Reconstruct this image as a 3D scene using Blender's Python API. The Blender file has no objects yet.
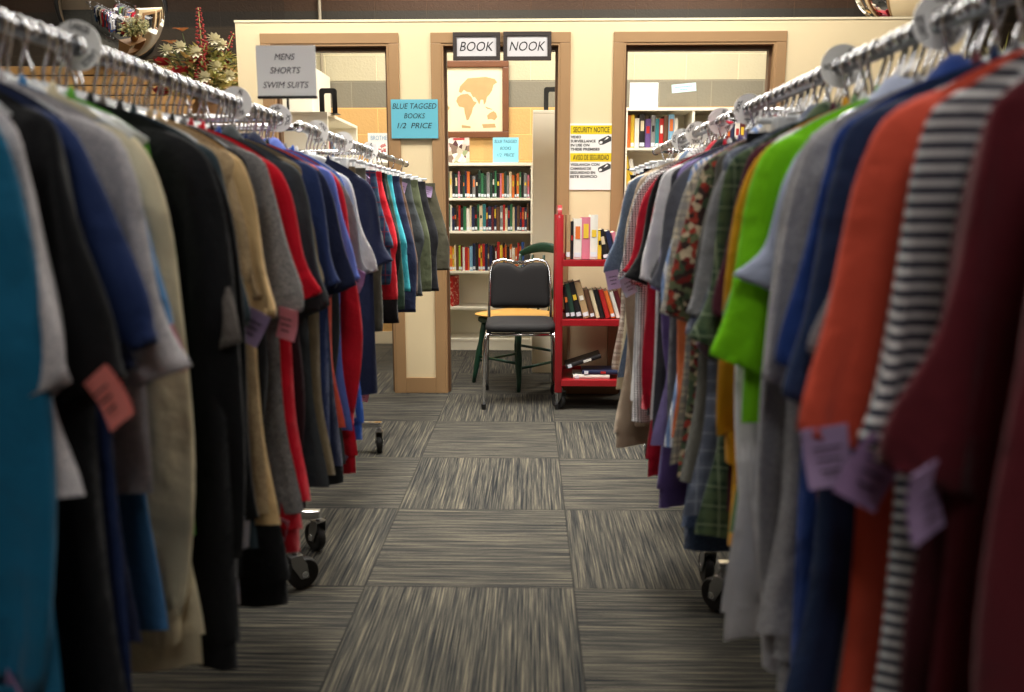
import bpy, bmesh, math, random
from mathutils import Vector, Matrix, noise
PI = math.pi
C = bpy.context.scene.collection
rnd = random.Random(7)

# ------------------------------------------------------------------ colours / materials
def lin(c):
    out = []
    for v in c[:3]:
        v = v/255.0
        out.append(v/12.92 if v <= 0.04045 else ((v+0.055)/1.055)**2.4)
    return (out[0], out[1], out[2], 1.0)

MC = {}
def new_mat(name):
    m = bpy.data.materials.new(name); m.use_nodes = True
    nt = m.node_tree; b = nt.nodes['Principled BSDF']
    return m, nt, b
def mat(name, col, rough=.5, metal=0., trans=0., ior=1.45, coat=0., bump=0., bscale=200., var=0., vscale=6., alpha=1.):
    key = ('m', name)
    if key in MC: return MC[key]
    m, nt, b = new_mat(name)
    b.inputs['Base Color'].default_value = lin(col)
    b.inputs['Roughness'].default_value = rough
    b.inputs['Metallic'].default_value = metal
    b.inputs['Transmission Weight'].default_value = trans
    b.inputs['IOR'].default_value = ior
    b.inputs['Coat Weight'].default_value = coat
    b.inputs['Alpha'].default_value = alpha
    tc = nt.nodes.new('ShaderNodeTexCoord')
    if var > 0:
        n = nt.nodes.new('ShaderNodeTexNoise'); n.inputs['Scale'].default_value = vscale; n.inputs['Detail'].default_value = 5
        nt.links.new(tc.outputs['Object'], n.inputs['Vector'])
        mx = nt.nodes.new('ShaderNodeMix'); mx.data_type = 'RGBA'
        l = lin(col)
        mx.inputs[6].default_value = tuple(v*(1-var) for v in l[:3]) + (1,)
        mx.inputs[7].default_value = tuple(min(1, v*(1+var)) for v in l[:3]) + (1,)
        nt.links.new(n.outputs['Fac'], mx.inputs[0]); nt.links.new(mx.outputs[2], b.inputs['Base Color'])
    if bump > 0:
        n2 = nt.nodes.new('ShaderNodeTexNoise'); n2.inputs['Scale'].default_value = bscale; n2.inputs['Detail'].default_value = 3
        nt.links.new(tc.outputs['Object'], n2.inputs['Vector'])
        bp = nt.nodes.new('ShaderNodeBump'); bp.inputs['Strength'].default_value = bump; bp.inputs['Distance'].default_value = .002
        nt.links.new(n2.outputs['Fac'], bp.inputs['Height']); nt.links.new(bp.outputs['Normal'], b.inputs['Normal'])
    MC[key] = m
    return m

def emis(name, col, s):
    m, nt, b = new_mat(name)
    b.inputs['Base Color'].default_value = lin(col)
    b.inputs['Emission Color'].default_value = lin(col)
    b.inputs['Emission Strength'].default_value = s
    return m

def fabric(pat, *cols, p=None):
    """solid / heather / hstripe / vstripe / plaid / check / floral cloth"""
    key = ('f', pat, cols, p)
    if key in MC: return MC[key]
    m, nt, b = new_mat('fabric_' + pat)
    N = nt.nodes; Lk = nt.links
    b.inputs['Roughness'].default_value = .92
    b.inputs['Specular IOR Level'].default_value = .15
    b.inputs['Sheen Weight'].default_value = .12
    b.inputs['Sheen Roughness'].default_value = .5
    tc = N.new('ShaderNodeTexCoord'); sep = N.new('ShaderNodeSeparateXYZ'); Lk.new(tc.outputs['Object'], sep.inputs[0])
    def math_(op, a, bb=None):
        n = N.new('ShaderNodeMath'); n.operation = op
        for i, v in enumerate((a, bb)):
            if v is None: continue
            if isinstance(v, (int, float)): n.inputs[i].default_value = v
            else: Lk.new(v, n.inputs[i])
        return n.outputs[0]
    def mix(f, a, bb):
        n = N.new('ShaderNodeMix'); n.data_type = 'RGBA'
        if isinstance(f, (int, float)): n.inputs[0].default_value = f
        else: Lk.new(f, n.inputs[0])
        for i, v in ((6, a), (7, bb)):
            if isinstance(v, tuple): n.inputs[i].default_value = v
            else: Lk.new(v, n.inputs[i])
        return n.outputs[2]
    def stripe(axis, per, duty, off=0.):
        t = math_('MULTIPLY', sep.outputs[axis], 1.0/per)
        t = math_('ADD', t, 100.0 + off)
        t = math_('FRACT', t)
        return math_('LESS_THAN', t, duty)
    cl = [lin(c) for c in cols]
    n = N.new('ShaderNodeTexNoise'); n.inputs['Scale'].default_value = 420.; n.inputs['Detail'].default_value = 2
    Lk.new(tc.outputs['Object'], n.inputs['Vector'])
    n2 = N.new('ShaderNodeTexNoise'); n2.inputs['Scale'].default_value = 9.; n2.inputs['Detail'].default_value = 4
    Lk.new(tc.outputs['Object'], n2.inputs['Vector'])
    base = cl[0]
    if pat == 'solid':
        c = mix(n2.outputs['Fac'], tuple(v*.9 for v in base[:3])+(1,), tuple(min(1, v*1.1) for v in base[:3])+(1,))
    elif pat == 'heather':
        r = N.new('ShaderNodeValToRGB'); r.color_ramp.elements[0].position = .42; r.color_ramp.elements[1].position = .58
        Lk.new(n.outputs['Fac'], r.inputs[0])
        o = cl[1] if len(cl) > 1 else tuple(v*.6 for v in base[:3])+(1,)
        c = mix(r.outputs[0], o, base)
    elif pat == 'hstripe':
        c = mix(stripe(2, (p or (.024, .5))[0], (p or (.024, .5))[1]), base, cl[1])
    elif pat == 'vstripe':
        c = mix(stripe(0, (p or (.012, .35))[0], (p or (.012, .35))[1]), base, cl[1])
    elif pat == 'plaid':
        per = (p or (.06,))[0]
        a1 = stripe(0, per, .42); a2 = stripe(2, per, .42)
        c = mix(math_('MULTIPLY', a1, .5), base, cl[1]); c = mix(math_('MULTIPLY', a2, .5), c, cl[1])
        l1 = stripe(0, per, .07, .35); l2 = stripe(2, per, .07, .35)
        c = mix(math_('MULTIPLY', math_('MAXIMUM', l1, l2), .75), c, cl[2] if len(cl) > 2 else cl[1])
    elif pat == 'check':
        per = (p or (.012,))[0]
        a1 = stripe(0, per, .5); a2 = stripe(2, per, .5)
        s = math_('MULTIPLY', math_('ADD', a1, a2), .5)
        c = mix(s, base, cl[1])
    elif pat == 'floral':
        v = N.new('ShaderNodeTexVoronoi'); v.inputs['Scale'].default_value = (p or (38.,))[0]
        Lk.new(tc.outputs['Object'], v.inputs['Vector'])
        r = N.new('ShaderNodeValToRGB'); r.color_ramp.interpolation = 'CONSTANT'
        els = r.color_ramp.elements
        els[0].color = cl[0]; els[1].position = 1.0/len(cl); els[1].color = cl[1]
        for i in range(2, len(cl)):
            e = els.new(i/len(cl)); e.color = cl[i]
        s2 = N.new('ShaderNodeSeparateXYZ'); Lk.new(v.outputs['Color'], s2.inputs[0])
        Lk.new(s2.outputs[0], r.inputs[0]); c = r.outputs[0]
    Lk.new(c, b.inputs['Base Color'])
    bp = N.new('ShaderNodeBump'); bp.inputs['Strength'].default_value = .35; bp.inputs['Distance'].default_value = .0015
    Lk.new(n.outputs['Fac'], bp.inputs['Height']); 
    bp2 = N.new('ShaderNodeBump'); bp2.inputs['Strength'].default_value = .9; bp2.inputs['Distance'].default_value = .022
    Lk.new(n2.outputs['Fac'], bp2.inputs['Height']); Lk.new(bp.outputs['Normal'], bp2.inputs['Normal'])
    Lk.new(bp2.outputs['Normal'], b.inputs['Normal'])
    MC[key] = m
    return m

# ------------------------------------------------------------------ mesh builder
class MB:
    def __init__(s): s.v = []; s.f = []; s.m = []
    def add(s, vs, fs, mi=0):
        o = len(s.v); s.v += [tuple(v) for v in vs]
        for f in fs: s.f.append(tuple(i+o for i in f)); s.m.append(mi)
    def box(s, x0, x1, y0, y1, z0, z1, mi=0, M=None, bev=0.):
        if x0 > x1: x0, x1 = x1, x0
        if y0 > y1: y0, y1 = y1, y0
        if z0 > z1: z0, z1 = z1, z0
        bev = min(bev, (x1-x0)/2.2, (y1-y0)/2.2, (z1-z0)/2.2)
        if bev <= 1e-5:
            vs = [(x, y, z) for x in (x0, x1) for y in (y0, y1) for z in (z0, z1)]
            fs = [(0,1,3,2),(4,6,7,5),(0,4,5,1),(2,3,7,6),(0,2,6,4),(1,5,7,3)]
        else:
            bm = bmesh.new(); bmesh.ops.create_cube(bm, size=1)
            for v in bm.verts:
                v.co = Vector(((x0+x1)/2+v.co.x*(x1-x0), (y0+y1)/2+v.co.y*(y1-y0), (z0+z1)/2+v.co.z*(z1-z0)))
            bmesh.ops.bevel(bm, geom=bm.edges[:], offset=bev, segments=2, affect='EDGES', profile=.5)
            bm.verts.index_update()
            vs = [v.co.copy() for v in bm.verts]; fs = [[v.index for v in f.verts] for f in bm.faces]; bm.free()
        if M is not None: vs = [M @ Vector(v) for v in vs]
        s.add(vs, fs, mi)
    def tube(s, pts, r, n=10, mi=0, caps=True, sy=1.0):
        pts = [Vector(p) for p in pts]; rings = []
        up = None
        for i, p in enumerate(pts):
            d = (pts[min(i+1, len(pts)-1)] - pts[max(i-1, 0)]).normalized()
            if up is None:
                a = Vector((0, 1, 0)) if abs(d.y) < .9 else Vector((0, 0, 1))
                up = (a - d*a.dot(d)).normalized()
            else: up = (up - d*up.dot(d)).normalized()
            sd = d.cross(up)
            rr = r[i] if isinstance(r, (list, tuple)) else r
            rings.append([p + up*rr*math.cos(2*PI*k/n)*sy + sd*rr*math.sin(2*PI*k/n) for k in range(n)])
        vs = [v for q in rings for v in q]; fs = []
        for i in range(len(rings)-1):
            for k in range(n):
                fs.append((i*n+k, i*n+(k+1) % n, (i+1)*n+(k+1) % n, (i+1)*n+k))
        if caps: fs.append(tuple(range(n-1, -1, -1))); fs.append(tuple((len(rings)-1)*n+k for k in range(n)))
        s.add(vs, fs, mi)
    def lathe(s, prof, n=24, mi=0, M=None):
        vs = []; fs = []
        for r, z in prof:
            for k in range(n): vs.append(Vector((r*math.cos(2*PI*k/n), r*math.sin(2*PI*k/n), z)))
        for i in range(len(prof)-1):
            for k in range(n): fs.append((i*n+k, i*n+(k+1) % n, (i+1)*n+(k+1) % n, (i+1)*n+k))
        if M is not None: vs = [M @ v for v in vs]
        s.add(vs, fs, mi)
    def prism(s, poly, M, th, mi=0):
        n = len(poly)
        vs = [M @ Vector((x, y, 0)) for x, y in poly] + [M @ Vector((x, y, th)) for x, y in poly]
        fs = [tuple(range(n-1, -1, -1)), tuple(range(n, 2*n))] + [(i, (i+1) % n, n+(i+1) % n, n+i) for i in range(n)]
        s.add(vs, fs, mi)
    def grid(s, nu, nv, fn, mi=0, wrap=False):
        vs = [fn(i/(nu if wrap else nu-1), j/(nv-1)) for j in range(nv) for i in range(nu)]
        fs = []
        for j in range(nv-1):
            for i in range(nu if wrap else nu-1):
                a = j*nu+i; b = j*nu+(i+1) % nu
                fs.append((a, b, b+nu, a+nu))
        s.add(vs, fs, mi)
    def build(s, name, mats, parent=None, smooth=False, merge=0., auto=None, loc=None, rot=None, scale=None):
        me = bpy.data.meshes.new(name); me.from_pydata(s.v, [], s.f)
        if not isinstance(mats, (list, tuple)): mats = [mats]
        for m in mats: me.materials.append(m)
        me.polygons.foreach_set('material_index', s.m)
        bm = bmesh.new(); bm.from_mesh(me)
        if merge > 0: bmesh.ops.remove_doubles(bm, verts=bm.verts[:], dist=merge)
        bmesh.ops.recalc_face_normals(bm, faces=bm.faces[:])
        bm.to_mesh(me); bm.free()
        if smooth: me.polygons.foreach_set('use_smooth', [True]*len(me.polygons))
        if auto:
            me.polygons.foreach_set('use_smooth', [True]*len(me.polygons))
            me.set_sharp_from_angle(angle=math.radians(auto))
        o = bpy.data.objects.new(name, me); C.objects.link(o)
        if parent: o.parent = parent
        if loc is not None: o.location = loc
        if rot is not None: o.rotation_euler = rot
        return o

def tag(o, label=None, cat=None, group=None, kind=None):
    if label: o['label'] = label
    if cat: o['category'] = cat
    if group: o['group'] = group
    if kind: o['kind'] = kind
    return o
def empty(name, loc=(0,0,0), rz=0., label=None, cat=None, group=None):
    o = bpy.data.objects.new(name, None); C.objects.link(o); o.location = loc; o.rotation_euler = (0, 0, rz)
    o.empty_display_size = .05
    return tag(o, label, cat, group)
def struct(o): o['kind'] = 'structure'; return o

def text_mesh(name, txt, m, parent, width, height, M, shear=0., th=.0006, bold=0., sp=1.0):
    """lettering fitted to width x height, centred on M's origin in M's xy plane"""
    cu = bpy.data.curves.new(name, 'FONT'); cu.body = txt; cu.align_x = 'CENTER'; cu.align_y = 'CENTER'
    cu.shear = shear; cu.extrude = .01; cu.offset = bold; cu.space_line = sp; cu.resolution_u = 3
    t = bpy.data.objects.new(name, cu); C.objects.link(t)
    bpy.context.view_layer.update()
    dg = bpy.context.evaluated_depsgraph_get()
    me = bpy.data.meshes.new_from_object(t.evaluated_get(dg))
    bpy.data.objects.remove(t); bpy.data.curves.remove(cu)
    xs = [v.co.x for v in me.vertices]; ys = [v.co.y for v in me.vertices]
    cx, cy = (min(xs)+max(xs))/2, (min(ys)+max(ys))/2
    sx = width/(max(xs)-min(xs)); sy = height/(max(ys)-min(ys)) if height else sx
    for v in me.vertices:
        v.co = M @ Vector(((v.co.x-cx)*sx, (v.co.y-cy)*sy, (v.co.z+.01)/.02*th))
    me.materials.clear(); me.materials.append(m)
    o = bpy.data.objects.new(name, me); C.objects.link(o); o.parent = parent
    return o
# frame facing the camera side (-Y): x right, y up, z toward viewer
def face(x, y, z): return Matrix(((1,0,0,x),(0,0,-1,y),(0,1,0,z),(0,0,0,1)))

# ------------------------------------------------------------------ key dimensions
RAILZ = 1.335
XL, XR = -.68, .53            # the two rails along the aisle
WY, WT = 4.68, .12            # partition wall front face and thickness
BY = 6.45                     # block wall at the back
M_chrome = mat('chrome', (225,225,228), .12, 1.)
M_steel = mat('brushed_steel', (150,150,150), .35, 1.)
M_black = mat('black_plastic', (22,22,22), .45)
M_rubber = mat('black_rubber', (24,23,22), .6)
M_clear = mat('clear_plastic', (244,246,248), .1, 0, .45)
M_acryl = mat('acrylic', (250,250,250), .03, 0, 1., 1.3)
M_white = mat('white_laminate', (236,230,212), .5, var=.02)
M_paper = mat('white_paper', (240,239,236), .7)
M_ink = mat('dark_ink', (25,22,24), .7)
M_cyan = mat('cyan_paper', (98,178,198), .7)
M_cream = mat('cream_paint', (228,208,168), .75, bump=.15, bscale=90, var=.03, vscale=3)
M_trim = mat('tan_trim_paint', (160,126,88), .5, var=.05, vscale=8)
M_trimd = mat('brown_door_stop', (92,66,44), .5)

# ------------------------------------------------------------------ setting
def carpet_mat():
    m, nt, b = new_mat('carpet_tiles'); N = nt.nodes; Lk = nt.links
    b.inputs['Roughness'].default_value = .95; b.inputs['Specular IOR Level'].default_value = .1
    tc = N.new('ShaderNodeTexCoord'); sep = N.new('ShaderNodeSeparateXYZ'); Lk.new(tc.outputs['Object'], sep.inputs[0])
    def mt(op, a, bb=None):
        n = N.new('ShaderNodeMath'); n.operation = op
        for i, v in enumerate((a, bb)):
            if v is None: continue
            if isinstance(v, (int, float)): n.inputs[i].default_value = v
            else: Lk.new(v, n.inputs[i])
        return n.outputs[0]
    S = .615
    tx = mt('MULTIPLY', mt('ADD', sep.outputs[0], -.132 + S*40), 1/S)
    ty = mt('MULTIPLY', mt('ADD', sep.outputs[1], -2.185 + S*40), 1/S)
    ix = mt('FLOOR', tx); iy = mt('FLOOR', ty); fx = mt('FRACT', tx); fy = mt('FRACT', ty)
    par = mt('MODULO', mt('ADD', ix, iy), 2.0)
    par = mt('LESS_THAN', par, .5)
    def streak(sx, sy, sc, det=3):
        cmb = N.new('ShaderNodeCombineXYZ')
        Lk.new(mt('MULTIPLY', sep.outputs[0], sx), cmb.inputs[0]); Lk.new(mt('MULTIPLY', sep.outputs[1], sy), cmb.inputs[1])
        Lk.new(mt('ADD', mt('MULTIPLY', ix, 3.7), mt('MULTIPLY', iy, 5.3)), cmb.inputs[2])
        n = N.new('ShaderNodeTexNoise'); n.inputs['Scale'].default_value = sc; n.inputs['Detail'].default_value = det; n.inputs['Roughness'].default_value = .6
        Lk.new(cmb.outputs[0], n.inputs['Vector']); return n.outputs['Fac']
    def mixf(f, a, bb):
        n = N.new('ShaderNodeMix'); n.data_type = 'FLOAT'
        Lk.new(f, n.inputs[0]); Lk.new(a, n.inputs[2]); Lk.new(bb, n.inputs[3]); return n.outputs[0]
    s1 = mixf(par, streak(5., 330., 1.0), streak(330., 5., 1.0))
    s2 = mixf(par, streak(2., 130., 1.0, 2), streak(130., 2., 1.0, 2))
    r = N.new('ShaderNodeValToRGB'); e = r.color_ramp.elements
    e[0].position = .38; e[0].color = lin((28,30,32)); e[1].position = .64; e[1].color = lin((108,102,88))
    q = e.new(.45); q.color = lin((50,50,49)); q = e.new(.52); q.color = lin((68,66,60))
    mixs = mt('ADD', mt('MULTIPLY', s1, .62), mt('MULTIPLY', s2, .38))
    Lk.new(mixs, r.inputs[0])
    # seams
    ex = mt('MINIMUM', fx, mt('SUBTRACT', 1.0, fx)); ey = mt('MINIMUM', fy, mt('SUBTRACT', 1.0, fy))
    seam = mt('LESS_THAN', mt('MINIMUM', ex, ey), .0045)
    mx = N.new('ShaderNodeMix'); mx.data_type = 'RGBA'
    Lk.new(mt('MULTIPLY', seam, .6), mx.inputs[0]); Lk.new(r.outputs[0], mx.inputs[6]); mx.inputs[7].default_value = lin((30,30,30))
    Lk.new(mx.outputs[2], b.inputs['Base Color'])
    bp = N.new('ShaderNodeBump'); bp.inputs['Strength'].default_value = .5; bp.inputs['Distance'].default_value = .003
    Lk.new(mixs, bp.inputs['Height']); Lk.new(bp.outputs['Normal'], b.inputs['Normal'])
    return m
RX0, RX1, RY0, RY1, CZ = -5.2, 5.2, -3.0, BY, 3.3
mb = MB(); mb.box(RX0-.1, RX1+.1, RY0-.1, RY1+.1, -.1, 0); struct(mb.build('floor', carpet_mat()))
M_ceil = mat('ceiling_tile', (205,195,175), .85, var=.03)
mb = MB(); mb.box(RX0-.1, RX1+.1, RY0-.1, RY1+.1, CZ, CZ+.1); struct(mb.build('ceiling', M_ceil))
M_store = mat('store_wall_paint', (120,104,84), .8, var=.04)
mb = MB(); mb.box(RX0-.1, RX0, RY0, RY1, 0, CZ); struct(mb.build('wall_left', M_store))
mb = MB(); mb.box(RX1, RX1+.1, RY0, RY1, 0, CZ); struct(mb.build('wall_right', M_store))
mb = MB(); mb.box(RX0-.1, RX1+.1, RY0-.1, RY0, 0, CZ); struct(mb.build('wall_front', M_store))

def block_mat(name, bands):
    """painted concrete block; bands = [(z_from, colour)], colour by course"""
    m, nt, b = new_mat(name); N = nt.nodes; Lk = nt.links
    b.inputs['Roughness'].default_value = .8
    tc = N.new('ShaderNodeTexCoord'); sep = N.new('ShaderNodeSeparateXYZ'); Lk.new(tc.outputs['Object'], sep.inputs[0])
    r = N.new('ShaderNodeValToRGB'); r.color_ramp.interpolation = 'CONSTANT'
    mp = N.new('ShaderNodeMath'); mp.operation = 'MULTIPLY'; mp.inputs[1].default_value = 1/4.0; Lk.new(sep.outputs[2], mp.inputs[0])
    Lk.new(mp.outputs[0], r.inputs[0]); e = r.color_ramp.elements
    e[0].color = lin(bands[0][1]); e[1].position = bands[1][0]/4; e[1].color = lin(bands[1][1])
    for z, c in bands[2:]:
        q = e.new(z/4); q.color = lin(c)
    cmb = N.new('ShaderNodeCombineXYZ'); Lk.new(sep.outputs[0], cmb.inputs[0])
    ad = N.new('ShaderNodeMath'); ad.inputs[1].default_value = .13; Lk.new(sep.outputs[2], ad.inputs[0]); Lk.new(ad.outputs[0], cmb.inputs[1])
    br = N.new('ShaderNodeTexBrick'); br.inputs['Scale'].default_value = 1.; br.inputs['Brick Width'].default_value = .4
    br.inputs['Row Height'].default_value = .2; br.inputs['Mortar Size'].default_value = .004; br.inputs['Mortar Smooth'].default_value = .3
    br.inputs['Color1'].default_value = (1,1,1,1); br.inputs['Color2'].default_value = (.9,.9,.9,1); br.inputs['Mortar'].default_value = (1.25,1.25,1.2,1)
    Lk.new(cmb.outputs[0], br.inputs['Vector'])
    mx = N.new('ShaderNodeMix'); mx.data_type = 'RGBA'; mx.blend_type = 'MULTIPLY'; mx.inputs[0].default_value = 1
    Lk.new(r.outputs[0], mx.inputs[6]); Lk.new(br.outputs['Color'], mx.inputs[7])
    Lk.new(mx.outputs[2], b.inputs['Base Color'])
    n = N.new('ShaderNodeTexNoise'); n.inputs['Scale'].default_value = 70; Lk.new(tc.outputs['Object'], n.inputs['Vector'])
    bp = N.new('ShaderNodeBump'); bp.inputs['Strength'].default_value = .5; bp.inputs['Distance'].default_value = .006
    Lk.new(n.outputs['Fac'], bp.inputs['Height'])
    bp2 = N.new('ShaderNodeBump'); bp2.invert = True; bp2.inputs['Strength'].default_value = .6; bp2.inputs['Distance'].default_value = .01
    Lk.new(br.outputs['Fac'], bp2.inputs['Height']); Lk.new(bp.outputs['Normal'], bp2.inputs['Normal']); Lk.new(bp2.outputs['Normal'], b.inputs['Normal'])
    return m
M_block = block_mat('painted_block', [(0,(198,158,98)), (1.87,(122,116,100)), (2.07,(186,176,146)), (2.47,(46,42,35)), (2.59,(60,38,20))])
M_blockd = block_mat('dark_block', [(0,(58,48,36)), (2.47,(40,34,27)), (2.59,(50,33,19))])
LX = -1.9; RX = 2.45
mb = MB(); mb.box(LX, RX, BY, BY+.1, 0, CZ); struct(mb.build('wall_back', M_block))
mb = MB(); mb.box(RX0-.1, LX, BY, BY+.1, 0, CZ); mb.box(RX, RX1+.1, BY, BY+.1, 0, CZ); struct(mb.build('wall_back_store', M_blockd))

# partition wall with three cased openings
WZ = 2.125; WX0, WX1 = -1.662, 2.41
HEADZ = 2.007   # opening height
DOORS = [(-1.465, -.80), (-.504, .165), (.519, 1.361)]   # clear openings (x0, x1)
segs = []; x = WX0
for a, b_ in DOORS:
    segs.append((x, a)); x = b_
segs.append((x, WX1))
mb = MB()
for a, b_ in segs: mb.box(a, b_, WY, WY+WT, 0, WZ)
for a, b_ in DOORS: mb.box(a, b_, WY, WY+WT, HEADZ, WZ)
struct(mb.build('wall_partition', M_cream))
mb = MB(); mb.box(WX0-.004, WX1+.004, WY-.004, WY+WT+.004, WZ, WZ+.012); struct(mb.build('trim_cap', mat('pale_cap', (236,222,188), .6)))
for i, (a, b_) in enumerate(DOORS):
    w = .058
    mb = MB()
    for yy0, yy1 in ((WY-.014, WY+.002), (WY+WT-.002, WY+WT+.014)):
        mb.box(a-w, a, yy0, yy1, 0, HEADZ, bev=.003); mb.box(b_, b_+w, yy0, yy1, 0, HEADZ, bev=.003)
        mb.box(a-w, b_+w, yy0, yy1, HEADZ, HEADZ+w, bev=.003)
    mb.box(a, a+.012, WY-.01, WY+WT+.01, 0, HEADZ); mb.box(b_-.012, b_, WY-.01, WY+WT+.01, 0, HEADZ)
    mb.box(a+.012, b_-.012, WY-.01, WY+WT+.01, HEADZ-.012, HEADZ)
    tr = struct(mb.build('trim_%d' % (i+1), M_trim))
    mb = MB()
    mb.box(a+.012, a+.026, WY+.03, WY+.075, 0, HEADZ-.012); mb.box(b_-.026, b_-.012, WY+.03, WY+.075, 0, HEADZ-.012)
    mb.box(a+.026, b_-.026, WY+.03, WY+.075, HEADZ-.034, HEADZ-.012)
    mb.build('door_stop', M_trimd, tr)
mb = MB()
for a, b_ in ((WX0, DOORS[0][0]-.058), (DOORS[0][1]+.058, DOORS[1][0]-.058), (DOORS[1][1]+.058, DOORS[2][0]-.058), (DOORS[2][1]+.058, WX1)):
    mb.box(a, b_, WY-.011, WY, 0, .095, bev=.003)
struct(mb.build('baseboard_partition', M_trim))
mb = MB(); mb.box(LX, RX, BY-.012, BY, 0, .1); struct(mb.build('baseboard_back', mat('white_base', (215,205,180), .5)))
# book nook side wall on the left, white
# slat wall panels on the dark store wall
def slat_panel(x0, x1, label):
    mb = MB(); z = .02
    while z < 2.18:
        mb.box(x0, x1, BY-.03, BY-.008, z+.006, z+.071, bev=.003); z += .075
    mb.box(x0, x1, BY-.008, BY-.001, 0, z, 1)
    o = mb.build('slatwall_panel', [mat('slat_wood', (196,150,92), .5, var=.08, vscale=5), mat('slat_groove', (60,42,26), .7)])
    tag(o, label, 'wall panel')
slat_panel(-4.6, -1.95, 'tan slatwall panel on the back wall left of the cream partition')
# ceiling lights (above the frame)
M_diff = emis('light_diffuser', (255,250,238), 6.)
def ceiling_light(x, y, power, sx=1.2, sy=.6, col=(1., .95, .87), spread=180.):
    t = empty('ceiling_light', (x, y, CZ-.04), 0, 'white ceiling light panel above the book nook' if y > WY else 'unseen white ceiling light panel above the clothing racks', 'ceiling light', 'ceiling lights over the book nook' if y > WY else 'ceiling lights over the clothing racks')
    mb = MB()
    for (a, b_, c, d) in ((-sx/2-.03, sx/2+.03, -sy/2-.03, -sy/2), (-sx/2-.03, sx/2+.03, sy/2, sy/2+.03), (-sx/2-.03, -sx/2, -sy/2, sy/2), (sx/2, sx/2+.03, -sy/2, sy/2)):
        mb.box(a, b_, c, d, 0, .04)
    mb.build('frame', M_white, t)
    mb = MB(); mb.box(-sx/2, sx/2, -sy/2, sy/2, .012, .03); mb.build('diffuser', M_diff, t)
    ld = bpy.data.lights.new('panel_lamp', 'AREA'); ld.shape = 'RECTANGLE'; ld.size = sx; ld.size_y = sy; ld.energy = power; ld.spread = math.radians(spread); ld.color = col
    l = bpy.data.objects.new('panel_lamp', ld); C.objects.link(l); l.location = (0, 0, .005); l.parent = t
LIGHTS = [(-.6, 5.55, 46), (1.2, 5.55, 50), (-1.3, 3.75, 50), (.9, 3.75, 54), (-.1, 1.1, 4), (-2.7, 1.4, 14), (2.6, 1.4, 14), (-.1, -1.6, 24), (-3.2, 5.2, 8)]
for x, y, p_ in LIGHTS: ceiling_light(x, y, p_, col=(1., .95, .87) if y > 3 else (.97, .98, 1.))
ceiling_light(-.15, 3.2, 42, .6, 1.2, spread=75.)     # added unseen panel, spread narrowed to brighten the floor at the aisle end

# ------------------------------------------------------------------ signs
def paper_sign(name, label, cat, cx, y, cz, w, h, lines, m=M_paper, frame=0., shear=.0, ink=M_ink):
    """lines: (text, rel_y (-.5...5), width, height)"""
    t = empty(name, (cx, y, cz), 0, label, cat)
    mb = MB(); mb.box(-w/2, w/2, -.003, -.001, -h/2, h/2); mb.build('sheet', m, t)
    if frame:
        mb = MB()
        for a in ((-w/2, w/2, h/2-frame, h/2), (-w/2, w/2, -h/2, -h/2+frame), (-w/2, -w/2+frame, -h/2+frame, h/2-frame), (w/2-frame, w/2, -h/2+frame, h/2-frame)):
            mb.box(a[0], a[1], -.01, 0, a[2], a[3], bev=.001)
        mb.build('frame', mat('charcoal_frame', (52,44,42), .5), t)
    for tx, ry, tw, th_ in lines:
        text_mesh('lettering', tx, ink, t, tw, th_, face(0, -.0032, ry*h), shear)
    return t
paper_sign('book_sign', 'black-framed sign reading BOOK over the central doorway', 'sign', -.303, WY-.017, 1.988, .264, .150, [('BOOK', 0, .19, .05)], mat('pale_grey_card', (205,202,204), .7), .022, .25)
paper_sign('nook_sign', 'black-framed sign reading NOOK over the central doorway', 'sign', -.02, WY-.017, 1.988, .268, .154, [('NOOK', 0, .2, .05)], mat('pale_grey_card', (205,202,204), .7), .022, .25)
paper_sign('price_sign', 'cyan paper sign reading blue tagged books half price on the door column', 'sign', -.658, WY-.018, 1.597, .266, .214,
    [('BLUE TAGGED', .33, .25, .03), ('BOOKS', .08, .12, .028), ('1/2  PRICE', -.17, .2, .03)], M_cyan, 0, .25)
t = empty('security_notice', (.345, WY-.002, 1.387), 0, 'yellow and white bilingual security notice on the column right of the doorway', 'sign')
mb = MB(); mb.box(-.126, .126, -.003, 0, -.185, .185); mb.build('sheet', M_paper, t)
M_yel = mat('warning_yellow', (236,206,24), .6)
for zt, head, lines in ((.15, 'SECURITY NOTICE', ['VIDEO', 'SURVEILLANCE', 'IN USE ON', 'THESE PREMISES']), (-.003, 'AVISO DE SEGURIDAD', ['VIGILANCIA CON', 'CAMARAS DE', 'SEGURIDAD EN', 'ESTE EDIFICIO'])):
    mb = MB(); mb.box(-.118, .118, -.0036, -.003, zt-.024, zt+.024); mb.build('heading_band', M_yel, t)
    text_mesh('lettering', head, M_ink, t, .205, .030, face(0, -.0037, zt), 0, bold=.015)
    for i, s_ in enumerate(lines):
        wd = .0118*len(s_)
        text_mesh('lettering', s_, M_ink, t, wd, .0150, face(-.116+wd/2, -.0032, zt-.040-.0225*i), 0, bold=.035)
    # camera pictogram
    mb = MB(); z0 = zt-.062
    F = Matrix.Translation((.078, -.0032, z0)) @ Matrix(((1,0,0,0),(0,0,-1,0),(0,1,0,0),(0,0,0,1)))
    mb.prism([(-.036,-.012),(-.028,-.022),(-.01,-.02),(.036,.0),(.036,.022),(.018,.030),(-.036,.004)], F, .0006)
    o = mb.build('camera_pictogram', mat('dark_grey_ink', (60,60,62), .7), t)
    mb = MB(); mb.prism([(-.032,-.008),(-.03,-.016),(-.016,-.014),(-.012,-.004),(-.024,.0)], F @ Matrix.Translation((0,0,.0007)), .0004)
    mb.prism([(-.004,.004),(.012,.0105),(.022,.019),(.012,.022)], F @ Matrix.Translation((0,0,.0007)), .0004)
    mb.build('lens', M_paper, o)
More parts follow.
